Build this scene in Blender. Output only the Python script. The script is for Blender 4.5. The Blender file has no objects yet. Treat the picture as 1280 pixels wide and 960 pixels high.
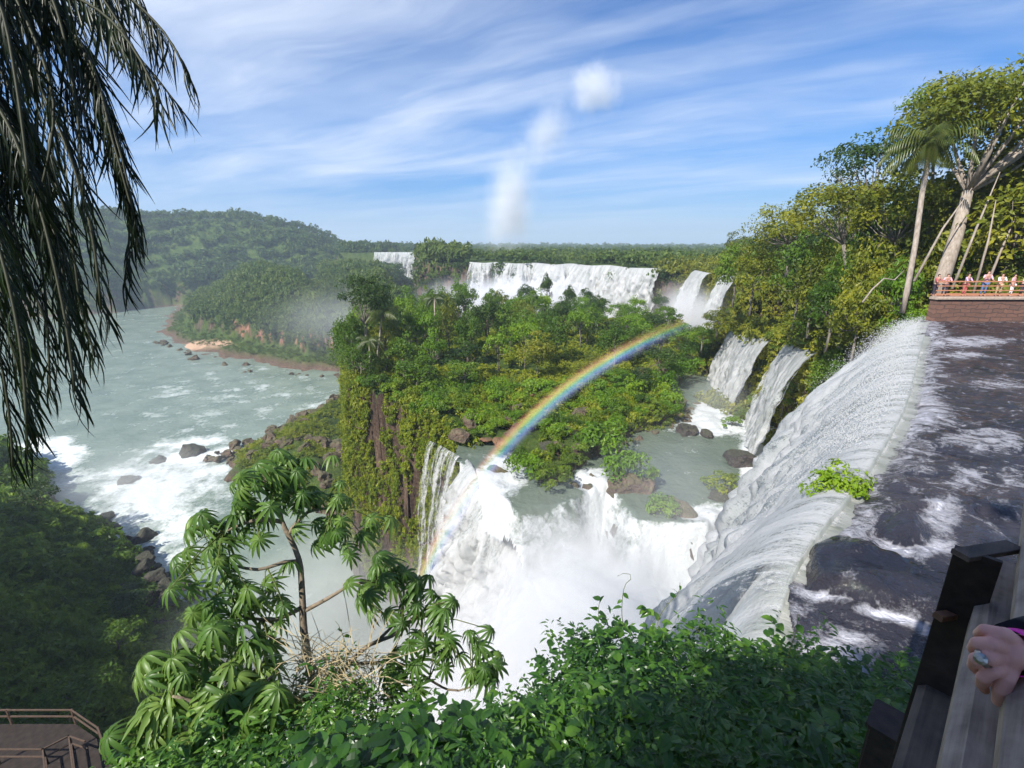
import bpy, bmesh, math, random
import numpy as np
from mathutils import Vector, Matrix

rng = np.random.default_rng(11)
random.seed(5)
EYE = 70.0
F = 600.0
PITCH = math.atan(175.0 / F)
CP, SP = math.cos(PITCH), math.sin(PITCH)
COL = bpy.context.scene.collection
SC = bpy.context.scene


def ray(px, py):
    x = (px - 640) / F
    y = -(py - 480) / F
    return np.array([x, CP + y * SP, y * CP - SP])


def P(px, py, z):
    """world point where the sight line through a photo pixel meets height z"""
    d = ray(px, py)
    t = (z - EYE) / d[2]
    return np.array([d[0] * t, d[1] * t, z])


def D(px, py, t):
    """world point at depth t along the sight line"""
    d = ray(px, py)
    return np.array([0, 0, EYE]) + d * t


# ------------------------------------------------------------------ noise
def _hash(ix, iy, iz, seed):
    n = (ix * 374761393 + iy * 668265263 + iz * 1274126177 + seed * 974711) & 0x7FFFFFFF
    n = ((n ^ (n >> 13)) * 1274126177) & 0x7FFFFFFF
    n = ((n ^ (n >> 16)) * 60493) & 0x7FFFFFFF
    return ((n ^ (n >> 15)) & 0xFFFFF) / 1048575.0


def vnoise(x, y, z=0.0, seed=0):
    x, y, z = np.broadcast_arrays(np.asarray(x, float), np.asarray(y, float), np.asarray(z, float))
    ix, iy, iz = np.floor(x).astype(np.int64), np.floor(y).astype(np.int64), np.floor(z).astype(np.int64)
    fx, fy, fz = x - ix, y - iy, z - iz
    fx, fy, fz = [f * f * (3 - 2 * f) for f in (fx, fy, fz)]
    r = 0
    for a in (0, 1):
        for b in (0, 1):
            for c in (0, 1):
                w = (fx if a else 1 - fx) * (fy if b else 1 - fy) * (fz if c else 1 - fz)
                r = r + w * _hash(ix + a, iy + b, iz + c, seed)
    return r * 2 - 1


def fbm(x, y, z=0.0, seed=0, oct=4, gain=0.5):
    r, a, f, s = 0, 1.0, 1.0, 0
    for i in range(oct):
        r = r + a * vnoise(np.asarray(x) * f, np.asarray(y) * f, np.asarray(z) * f, seed + i * 17)
        s += a
        a *= gain
        f *= 2.03
    return r / s


def sstep(a, b, x):
    t = np.clip((x - a) / (b - a), 0, 1)
    return t * t * (3 - 2 * t)


# ------------------------------------------------------------------ object helpers
def tag(o, label=None, cat=None, group=None, kind=None):
    if label: o['label'] = label
    if cat: o['category'] = cat
    if group: o['group'] = group
    if kind: o['kind'] = kind
    return o


def empty(name, loc, rz=0.0):
    o = bpy.data.objects.new(name, None)
    o.empty_display_size = 0.2
    COL.objects.link(o)
    o.location = loc
    o.rotation_euler = (0, 0, rz)
    return o


def mesh_np(name, V, FA, mat=None, attrs=None, smooth=False, parent=None, link=True, mats=None, midx=None):
    """V (n,3); FA (m,k) face array, or list of such arrays"""
    V = np.ascontiguousarray(V, dtype=np.float32)
    FL = FA if isinstance(FA, list) else [FA]
    FL = [np.asarray(f, dtype=np.int32) for f in FL if len(f)]
    me = bpy.data.meshes.new(name)
    me.vertices.add(len(V))
    me.vertices.foreach_set('co', V.ravel())
    nl = sum(f.size for f in FL)
    me.loops.add(nl)
    me.loops.foreach_set('vertex_index', np.concatenate([f.ravel() for f in FL]))
    nf = sum(len(f) for f in FL)
    me.polygons.add(nf)
    tot = np.concatenate([np.full(len(f), f.shape[1], np.int32) for f in FL])
    st = np.concatenate([[0], np.cumsum(tot)[:-1]]).astype(np.int32)
    me.polygons.foreach_set('loop_start', st)
    me.polygons.foreach_set('loop_total', tot)
    me.polygons.foreach_set('use_smooth', np.full(nf, bool(smooth)))
    if mats:
        for m in mats: me.materials.append(m)
        if midx is not None: me.polygons.foreach_set('material_index', np.asarray(midx, np.int32))
    elif mat:
        me.materials.append(mat)
    me.update(calc_edges=True)
    for k, v in (attrs or {}).items():
        at = me.attributes.new(k, 'FLOAT', 'POINT')
        at.data.foreach_set('value', np.ascontiguousarray(v, dtype=np.float32))
    o = bpy.data.objects.new(name, me)
    if link: COL.objects.link(o)
    if parent is not None: o.parent = parent
    return o


class MB:
    """collects simple solids into one mesh"""
    def __init__(self):
        self.v, self.f4, self.f3 = [], [], []
        self.n = 0

    def add(self, V, F4=(), F3=()):
        V = np.asarray(V, float)
        self.v.append(V)
        if len(F4): self.f4.append(np.asarray(F4) + self.n)
        if len(F3): self.f3.append(np.asarray(F3) + self.n)
        self.n += len(V)
        return self

    def beam(self, a, b, w, h, up=(0, 0, 1), bev=0.08):
        a, b, up = np.asarray(a, float), np.asarray(b, float), np.asarray(up, float)
        d = (b - a) / np.linalg.norm(b - a)
        s = np.cross(d, up); s /= np.linalg.norm(s)
        u = np.cross(s, d)
        c = min(w, h) * bev
        prof = [(-w/2+c, -h/2), (w/2-c, -h/2), (w/2, -h/2+c), (w/2, h/2-c), (w/2-c, h/2), (-w/2+c, h/2), (-w/2, h/2-c), (-w/2, -h/2+c)]
        V = [a + s * x + u * y for x, y in prof] + [b + s * x + u * y for x, y in prof]
        F4 = [(i, (i+1) % 8, 8+(i+1) % 8, 8+i) for i in range(8)]
        F4 += [(0, 7, 2, 1), (7, 6, 3, 2), (6, 5, 4, 3), (8, 9, 10, 15), (15, 10, 11, 14), (14, 11, 12, 13)]
        return self.add(V, F4)

    def tube(self, pts, rad, n=8, cap=True, jit=0.0):
        pts = [np.asarray(p, float) for p in pts]
        if not hasattr(rad, '__len__'): rad = [rad] * len(pts)
        V, F4, F3 = [], [], []
        ref = np.array([0.13, 0.31, 0.94])
        for i, p in enumerate(pts):
            d = pts[min(i+1, len(pts)-1)] - pts[max(i-1, 0)]
            d = d / (np.linalg.norm(d) + 1e-9)
            if abs(d @ ref) > 0.95: ref = np.array([0.9, 0.1, 0.2])
            s = np.cross(d, ref); s /= np.linalg.norm(s)
            u = np.cross(s, d)
            ref = u * 0.999 + d * 0.001 if False else ref
            for k in range(n):
                a = 2 * math.pi * k / n
                r = rad[i] * (1 + jit * random.uniform(-1, 1))
                V.append(p + s * math.cos(a) * r + u * math.sin(a) * r)
        for i in range(len(pts)-1):
            for k in range(n):
                F4.append((i*n+k, i*n+(k+1) % n, (i+1)*n+(k+1) % n, (i+1)*n+k))
        if cap:
            V.append(pts[0]); V.append(pts[-1])
            c0, c1 = len(V)-2, len(V)-1
            for k in range(n):
                F3.append((c0, (k+1) % n, k))
                F3.append((c1, (len(pts)-1)*n+k, (len(pts)-1)*n+(k+1) % n))
        return self.add(V, F4, F3)

    def build(self, name, mat, parent=None, smooth=False, link=True):
        FL = []
        if self.f4: FL.append(np.concatenate(self.f4))
        if self.f3: FL.append(np.concatenate(self.f3))
        return mesh_np(name, np.concatenate(self.v), FL, mat, smooth=smooth, parent=parent, link=link)


# ------------------------------------------------------------------ material helpers
def newmat(name):
    m = bpy.data.materials.new(name)
    m.use_nodes = True
    nt = m.node_tree
    nt.nodes.clear()
    return m, nt


class N:
    def __init__(self, nt): self.nt = nt

    def __call__(self, typ, ins=None, **kw):
        n = self.nt.nodes.new(typ)
        for k, v in kw.items(): setattr(n, k, v)
        for k, v in (ins or {}).items():
            s = n.inputs[k]
            if isinstance(v, bpy.types.NodeSocket): self.nt.links.new(v, s)
            elif isinstance(v, bpy.types.Node): self.nt.links.new(v.outputs[0], s)
            else: s.default_value = v
        return n

    def math(self, op, a, b=0.0, c=None, clamp=False):
        d = {0: a, 1: b}
        if c is not None: d[2] = c
        return self('ShaderNodeMath', d, operation=op, use_clamp=clamp)

    def mix(self, f, a, b):
        n = self.nt.nodes.new('ShaderNodeMix'); n.data_type = 'RGBA'
        for k, v in ((0, f), (6, a), (7, b)):
            if isinstance(v, bpy.types.Node): self.nt.links.new(v.outputs[2] if v.bl_idname == 'ShaderNodeMix' else v.outputs[0], n.inputs[k])
            elif isinstance(v, bpy.types.NodeSocket): self.nt.links.new(v, n.inputs[k])
            else:
                n.inputs[k].default_value = (*v, 1) if (hasattr(v, '__len__') and len(v) == 3) else v
        return n.outputs[2]

    def ramp(self, fac, stops, mode='LINEAR'):
        n = self('ShaderNodeValToRGB', {0: fac})
        cr = n.color_ramp; cr.interpolation = mode
        while len(cr.elements) < len(stops): cr.elements.new(0.5)
        for e, (p, c) in zip(cr.elements, stops):
            e.position = p
            e.color = (c, c, c, 1) if not hasattr(c, '__len__') else (*c[:3], 1)
        return n

    def noise(self, vec, scale, detail=4, rough=0.55, **kw):
        d = {'Scale': scale, 'Detail': detail, 'Roughness': rough}
        if vec is not None: d['Vector'] = vec
        return self('ShaderNodeTexNoise', d, **kw)

    def out(self, surf=None, vol=None):
        o = self.nt.nodes.new('ShaderNodeOutputMaterial')
        if surf is not None: self.nt.links.new(surf.outputs[0], o.inputs['Surface'])
        if vol is not None: self.nt.links.new(vol.outputs[0], o.inputs['Volume'])

    def mapping(self, vec, scale=(1, 1, 1), rot=(0, 0, 0), loc=(0, 0, 0)):
        return self('ShaderNodeMapping', {'Vector': vec, 'Scale': scale, 'Rotation': rot, 'Location': loc}).outputs[0]


def leaf_material(name, cols, trans=0.35, gloss=0.25, rough=0.45, nscale=0.25):
    """cols: dark, mid, bright. tint attribute (per leaf) and a world noise choose between them"""
    m, nt = newmat(name); n = N(nt)
    at = n('ShaderNodeAttribute', attribute_name='tint')
    oi = n('ShaderNodeObjectInfo')
    tc = n('ShaderNodeNewGeometry')
    no = n.noise(tc.outputs['Position'], nscale, 3)
    a = n.math('MULTIPLY_ADD', at.outputs['Fac'], 0.55, n.math('MULTIPLY_ADD', oi.outputs['Random'], 0.45, n.math('MULTIPLY_ADD', no.outputs[0], 0.9, -0.45)))
    r = n.ramp(a, [(0.0, cols[0]), (0.45, cols[1]), (0.95, cols[2])])
    df = n('ShaderNodeBsdfPrincipled', {'Base Color': r.outputs[0], 'Roughness': rough, 'Specular IOR Level': gloss})
    tr_c = n.mix(0.5, r.outputs[0], tuple(min(1, c * 1.6) for c in cols[2]))
    tr = n('ShaderNodeBsdfTranslucent', {'Color': tr_c})
    mx = n('ShaderNodeMixShader', {0: trans, 1: df, 2: tr})
    n.out(mx)
    return m


def bark_material(name, a, b, scale=6.0, stretch=(1, 1, 0.15)):
    m, nt = newmat(name); n = N(nt)
    tc = n('ShaderNodeTexCoord')
    v = n.mapping(tc.outputs['Object'], stretch)
    no = n.noise(v, scale, 6, 0.65)
    r = n.ramp(no.outputs[0], [(0.3, a), (0.7, b)])
    bp = n('ShaderNodeBump', {'Height': no.outputs[0], 'Strength': 0.6, 'Distance': 0.03})
    n.out(n('ShaderNodeBsdfPrincipled', {'Base Color': r.outputs[0], 'Roughness': 0.9, 'Normal': bp.outputs[0]}))
    return m


def plain(name, col, rough=0.6, var=0.15, scale=30.0, bump=0.0, spec=0.3, metal=0.0):
    m, nt = newmat(name); n = N(nt)
    tc = n('ShaderNodeTexCoord')
    no = n.noise(tc.outputs['Object'], scale, 4)
    c2 = tuple(c * (1 - var) for c in col); c3 = tuple(min(1, c * (1 + var)) for c in col)
    r = n.ramp(no.outputs[0], [(0.3, c2), (0.7, c3)])
    d = {'Base Color': r.outputs[0], 'Roughness': rough, 'Specular IOR Level': spec, 'Metallic': metal}
    if bump:
        d['Normal'] = n('ShaderNodeBump', {'Height': no.outputs[0], 'Strength': bump, 'Distance': 0.01}).outputs[0]
    n.out(n('ShaderNodeBsdfPrincipled', d))
    return m
# ------------------------------------------------------------------ camera, sun, sky
cam_d = bpy.data.cameras.new('camera')
cam_d.sensor_width = 36.0
cam_d.lens = 36.0 * F / 1280.0
cam_d.clip_start = 0.05
cam_d.clip_end = 20000.0
cam = bpy.data.objects.new('camera', cam_d)
COL.objects.link(cam)
cam.location = (0, 0, EYE)
cam.rotation_euler = (math.pi / 2 - PITCH, 0, 0)
SC.camera = cam

SUN_EL = math.radians(45.0)
SUN_AZ = math.radians(-136.5)          # measured from +Y towards +X
sun_dir = Vector((math.sin(SUN_AZ) * math.cos(SUN_EL), math.cos(SUN_AZ) * math.cos(SUN_EL), math.sin(SUN_EL)))
ld = bpy.data.lights.new('sun', 'SUN')
ld.energy = 4.9
ld.angle = math.radians(0.5)
ld.color = (1.0, 0.955, 0.88)
sun = bpy.data.objects.new('sun', ld)
COL.objects.link(sun)
sun.location = (-50, -50, 200)
sun.rotation_euler = (-sun_dir).to_track_quat('-Z', 'Y').to_euler()

W = bpy.data.worlds.new('World')
SC.world = W
W.use_nodes = True
wt = W.node_tree
wt.nodes.clear()
n = N(wt)
sky = n('ShaderNodeTexSky', sky_type='NISHITA', sun_disc=False, sun_elevation=SUN_EL, sun_rotation=SUN_AZ % (2 * math.pi), altitude=200.0, air_density=1.0, dust_density=0.0, ozone_density=3.0)
hs = n('ShaderNodeHueSaturation', {'Hue': 0.512, 'Saturation': 1.75, 'Value': 0.80, 'Color': sky.outputs[0]})
tc = n('ShaderNodeTexCoord')
sep = n('ShaderNodeSeparateXYZ', {0: tc.outputs['Generated']})
zz = n.math('ADD', n.math('MAXIMUM', sep.outputs[2], 0.0), 0.06)
cx = n.math('DIVIDE', sep.outputs[0], zz)
cy = n.math('DIVIDE', sep.outputs[1], zz)
cv = n('ShaderNodeCombineXYZ', {0: cx, 1: cy, 2: 0.0})
warp = n.noise(cv.outputs[0], 0.5, 3)
wv = n('ShaderNodeVectorMath', {0: warp.outputs[1], 1: (0.9, 0.9, 0)}, operation='MULTIPLY')
cv2 = n('ShaderNodeVectorMath', {0: cv.outputs[0], 1: wv.outputs[0]}, operation='ADD')
v1 = n.mapping(n.mapping(cv2.outputs[0], rot=(0, 0, math.radians(33))), (0.22, 1.0, 1), loc=(3.1, 1.7, 0))
n1 = n.noise(v1, 1.25, 8, 0.6)
v2 = n.mapping(n.mapping(cv2.outputs[0], rot=(0, 0, math.radians(20))), (0.5, 0.9, 1), loc=(7.3, 4.4, 0))
n2 = n.noise(v2, 0.55, 5, 0.55)
c1 = n.ramp(n1.outputs[0], [(0.43, 0.0), (0.72, 1.0)])
c2 = n.ramp(n2.outputs[0], [(0.38, 0.0), (0.70, 1.0)])
cm = n.math('MULTIPLY_ADD', c2.outputs[0], 0.75, n.math('MULTIPLY', c1.outputs[0], n.math('MULTIPLY_ADD', c2.outputs[0], 0.6, 0.4)))
fade = n('ShaderNodeMapRange', {0: sep.outputs[2], 1: 0.0, 2: 0.16, 3: 0.25, 4: 1.0})
cm2 = n.math('MULTIPLY', n.math('MULTIPLY', cm, fade.outputs[0]), 0.70, clamp=True)
hz = n('ShaderNodeMapRange', {0: sep.outputs[2], 1: 0.0, 2: 0.30, 3: 0.75, 4: 0.0})
skc = n.mix(hz.outputs[0], hs.outputs[0], (0.62, 1.75, 5.0))
cc = n.mix(cm2, skc, (5.0, 5.6, 6.7))
bg = n('ShaderNodeBackground', {'Color': cc, 'Strength': 0.105})
wo = wt.nodes.new('ShaderNodeOutputWorld')
wt.links.new(bg.outputs[0], wo.inputs[0])

SC.view_settings.view_transform = 'Standard'
SC.view_settings.look = 'None'
SC.view_settings.gamma = 1
SC.view_settings.use_curve_mapping = False
SC.view_settings.exposure = 0.7
SC.render.engine = 'CYCLES'
cy_ = SC.cycles
cy_.use_denoising = True
try: cy_.denoiser = 'OPENIMAGEDENOISE'
except Exception: pass
cy_.max_bounces = 6
cy_.diffuse_bounces = 3
cy_.glossy_bounces = 2
cy_.transmission_bounces = 3
cy_.transparent_max_bounces = 16
cy_.volume_bounces = 3
cy_.volume_max_steps = 48
cy_.volume_step_rate = 1.0
cy_.sample_clamp_indirect = 4.0
cy_.use_adaptive_sampling = True
cy_.adaptive_threshold = 0.02
cy_.caustics_reflective = False
cy_.caustics_refractive = False

# ------------------------------------------------------------------ palette
M = {}
M['leaf_mid'] = leaf_material('leaf_mid', [(0.022, 0.058, 0.006), (0.08, 0.155, 0.014), (0.20, 0.29, 0.024)])
M['leaf_dark'] = leaf_material('leaf_dark', [(0.012, 0.030, 0.007), (0.036, 0.075, 0.012), (0.085, 0.14, 0.02)])
M['leaf_bright'] = leaf_material('leaf_bright', [(0.045, 0.11, 0.008), (0.12, 0.23, 0.014), (0.24, 0.35, 0.022)])
M['leaf_olive'] = leaf_material('leaf_olive', [(0.03, 0.05, 0.007), (0.13, 0.165, 0.015), (0.31, 0.30, 0.026)])
M['leaf_far'] = leaf_material('leaf_far', [(0.014, 0.036, 0.006), (0.05, 0.10, 0.014), (0.13, 0.18, 0.028)], nscale=0.03)
M['leaf_palm'] = leaf_material('leaf_palm', [(0.03, 0.055, 0.01), (0.07, 0.11, 0.016), (0.14, 0.16, 0.03)], rough=0.35, gloss=0.5)
M['moss'] = leaf_material('moss', [(0.04, 0.095, 0.006), (0.14, 0.21, 0.014), (0.30, 0.32, 0.024)], nscale=0.4)
M['bark_pale'] = bark_material('bark_pale', (0.20, 0.16, 0.12), (0.42, 0.36, 0.30))
M['bark_grey'] = bark_material('bark_grey', (0.10, 0.085, 0.07), (0.26, 0.23, 0.19))
M['bark_brown'] = bark_material('bark_brown', (0.07, 0.045, 0.03), (0.19, 0.13, 0.08))


def rock_mat(name, dark, mid, light, mossy=0.35, scale=0.35):
    m, nt = newmat(name); n = N(nt)
    g = n('ShaderNodeNewGeometry')
    no = n.noise(g.outputs['Position'], scale, 8, 0.65)
    n2 = n.noise(g.outputs['Position'], scale * 5, 6, 0.7)
    vor = n('ShaderNodeTexVoronoi', {'Vector': g.outputs['Position'], 'Scale': scale * 3.2}, feature='DISTANCE_TO_EDGE')
    r = n.ramp(n.math('MULTIPLY_ADD', n2.outputs[0], 0.5, n.math('MULTIPLY', no.outputs[0], 0.6)), [(0.35, dark), (0.55, mid), (0.78, light)])
    sep = n('ShaderNodeSeparateXYZ', {0: g.outputs['Normal']})
    up = n.math('MULTIPLY_ADD', n2.outputs[0], 0.9, n.math('SUBTRACT', sep.outputs[2], 0.95))
    mk = n('ShaderNodeMapRange', {0: up, 1: 0.0, 2: 0.25, 3: 0.0, 4: mossy})
    c = n.mix(mk.outputs[0], r.outputs[0], (0.07, 0.10, 0.02))
    cr = n.ramp(vor.outputs[0], [(0.0, 0.0), (0.12, 1.0)])
    h = n.math('MULTIPLY_ADD', cr.outputs[0], 0.25, n2.outputs[0])
    bp = n('ShaderNodeBump', {'Height': h, 'Strength': 1.0, 'Distance': 0.25})
    n.out(n('ShaderNodeBsdfPrincipled', {'Base Color': c, 'Roughness': 0.8, 'Normal': bp.outputs[0]}))
    return m


M['rock_brown'] = rock_mat('rock_brown', (0.03, 0.021, 0.016), (0.10, 0.066, 0.046), (0.24, 0.165, 0.115))
M['rock_dark'] = rock_mat('rock_dark', (0.018, 0.015, 0.015), (0.05, 0.04, 0.038), (0.12, 0.095, 0.085), 0.25, 0.8)
M['rock_red'] = rock_mat('rock_red', (0.08, 0.035, 0.02), (0.22, 0.10, 0.06), (0.38, 0.22, 0.14), 0.3, 0.5)

# ------------------------------------------------------------------ terrain
def sdf(poly, x, y):
    poly = np.array([(p[0], p[1]) for p in poly], float)
    d = np.full(x.shape, 1e9)
    ins = np.zeros(x.shape, bool)
    for i in range(len(poly)):
        a, b = poly[i], poly[(i + 1) % len(poly)]
        e = b - a
        t = np.clip(((x - a[0]) * e[0] + (y - a[1]) * e[1]) / (e @ e + 1e-12), 0, 1)
        d = np.minimum(d, np.hypot(x - a[0] - t * e[0], y - a[1] - t * e[1]))
        c = ((a[1] > y) != (b[1] > y))
        with np.errstate(divide='ignore', invalid='ignore'):
            xx = (b[0] - a[0]) * (y - a[1]) / (b[1] - a[1] + 1e-12) + a[0]
        ins ^= c & (x < xx)
    return np.where(ins, d, -d)


LIP = [P(1162, 404, 64.5), P(1150, 440, 64.5), P(1135, 500, 64.5), P(1085, 590, 64.5), P(1010, 690, 64.5), P(1012, 760, 64.5), P(1040, 850, 64.5)]
lip2 = [(p[0], p[1]) for p in LIP]
# right-hand upper level: from the near lip along the great lip, then the jungle bank, then the far falls
RIGHT = lip2[::-1] + [(31.5, 37), (32, 44), (35, 54), (38, 64), (39, 74), (36, 84), (38, 97), (47, 110), (60, 122), (68, 142), (71, 158), (70, 172), (72, 192), (63, 208), (30, 251), (-22, 271), (-56, 300), (-80, 400),
                      (-100, 566), (-157, 574), (-200, 562), (-260, 900), (-9000, 3500), (-9000, 9000), (9000, 9000), (9000, -200), (6, -200), (3.5, 3.5)]
CAMSIDE = [(4.0, 4.6), (2.4, 5.9), (-0.5, 5.4), (-4.5, 6.2), (-9, 5), (-16, 3), (-26, 6), (-40, -2), (-62, -6), (-90, 2), (-112, 20), (-145, 48), (-190, 66), (-300, 90), (-900, 200), (-900, -900), (50, -900), (50, -20), (3.8, 3.5)]
ISLAND = [P(427, 492, 42), P(470, 508, 42), P(520, 532, 42), P(560, 560, 42), P(592, 576, 42), P(622, 566, 42), P(636, 584, 42), P(652, 612, 42), P(705, 616, 42), P(742, 598, 42), P(764, 566, 42), P(800, 545, 42), P(850, 525, 42),
          P(868, 500, 42), (44, 98), (56, 125), (64, 150), (60, 178), (20, 190), (-20, 175), (-42, 152), (-46, 130), (-40, 105)]
FARLOW = [(-240, 540), (-120, 330), (-88, 240), (-60, 212), (-34, 210), (-30, 252), (-56, 298), (-80, 400), (-98, 558), (-157, 568)]
PEN = [(-400, 560), (-345, 470), P(188, 418, 0), P(210, 436, 0), P(262, 447, 0), P(300, 455, 0), P(350, 464, 0), P(440, 468, 0), (-40, 262), (-20, 290), (-60, 330), (-110, 430), (-180, 540)]
HILL = [(-1500, 430), P(60, 396, 0), P(130, 392, 0), P(190, 384, 0), (-330, 575), (-190, 585), (-150, 640), (-150, 900), (-2500, 1500)]
VALLEY = [P(-200, 590, 0), P(0, 575, 0), P(60, 592, 0), P(75, 650, 0), P(150, 672, 0), P(185, 720, 0), P(235, 745, 0), P(250, 800, 0), P(330, 850, 0), (-30, 30), (-20, 5), (-120, 0), (-300, 60)]
DEBRIS = [P(438, 488, 2), P(395, 512, 2), P(340, 545, 2), P(275, 572, 2), P(280, 592, 2), P(350, 610, 2), P(420, 640, 2), P(520, 730, 2), (-12, 62), (-20, 90), (-50, 140)]
BASIN = [P(592, 580, 40), P(600, 625, 40), P(625, 668, 38), P(660, 720, 36), P(700, 800, 33), (4, 24), (8, 16), (20, 30), (34, 44), (48, 72), (50, 120), (20, 120), (-5, 70)]


def pside(pl, x, y):
    """signed distance to an open polyline: positive on its right-hand side"""
    pl = [(p[0], p[1]) for p in pl]
    best = np.full(np.shape(x), 1e9); sg = np.zeros(np.shape(x)); bc = np.zeros(np.shape(x))
    for a, b in zip(pl[:-1], pl[1:]):
        e = (b[0] - a[0], b[1] - a[1])
        t = np.clip(((x - a[0]) * e[0] + (y - a[1]) * e[1]) / (e[0] ** 2 + e[1] ** 2), 0, 1)
        dx, dy = x - a[0] - t * e[0], y - a[1] - t * e[1]
        d = np.hypot(dx, dy)
        cr = (e[0] * dy - e[1] * dx) / math.hypot(*e)
        m = (d < best - 1e-6) | ((np.abs(d - best) <= 1e-6) & (np.abs(cr) > bc))
        best = np.where(m, d, best); bc = np.where(m, np.abs(cr), bc); sg = np.where(m, np.where(cr < 0, 1.0, -1.0), sg)
    return best * sg


SHELF = [P(500, 560, 42), P(592, 584, 42), P(650, 642, 42), P(700, 628, 42), P(762, 604, 42), P(800, 650, 42), P(880, 655, 42), P(960, 600, 42), P(1050, 560, 42)]


def zwater(x, y):
    """height of the pool below the great fall and of the shelf it spills over"""
    d = pside(SHELF, x, y) + 0.5 * fbm(x / 2.5, y / 2.5, seed=40)
    return 42.0 - 6.0 * sstep(0, 2.6, d) - 0.09 * np.clip(d, 0, 40)


CHUTES = [(P(918, 410, 53), P(972, 423, 55.5), 12.5), (P(993, 426, 56), P(1030, 440, 57.5), 14.5)]


def carve(x, y, h):
    """rock notches that the two small falls drop through"""
    for a, b, dr in CHUTES:
        t = np.array([b[0] - a[0], b[1] - a[1]]); hw = np.hypot(*t) / 2; t /= 2 * hw
        nn = np.array([t[1], -t[0]]); c = (a + b)[:2] / 2; zl = (a[2] + b[2]) / 2
        u = (x - c[0]) * t[0] + (y - c[1]) * t[1]; v = (x - c[0]) * nn[0] + (y - c[1]) * nn[1]
        zlu = a[2] + (b[2] - a[2]) * np.clip((u + hw) / (2 * hw), 0, 1)
        inn = sstep(hw + 2.5, hw + 0.2, np.abs(u))
        up_ = np.where((v < 0.2) & (v > -14), zlu - 0.7, h)
        h = h + (up_ - h) * inn * sstep(-14, -9, v)
        dn = (v >= 0.2) & (v < 15)
        h = np.where(dn, h + (np.minimum(h, zlu - dr - 1.0) - h) * inn, h)
    return h


def top_right(x, y):
    r = np.hypot(x, y)
    z = 60.0 + 5.5 * sstep(150, 60, r) + 1.2 * fbm(x / 25, y / 25, seed=3)
    # bed of the upper river
    riv = sdf(RIVER, x, y)
    z = np.where(riv > -3, z + (63.6 + 0.3 * fbm(x / 3, y / 3, seed=5) - z) * sstep(-1.5, 0.5, riv), z)
    z = z + 5 * sstep(2000, 5000, y)
    return z


RIVER = lip2 + [(4.4, 4.0), (2.6, 1.6), (8, -8), (40, -8), (70, 10), (75, 36.2), (33, 36.2), (31, 36)]


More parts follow.
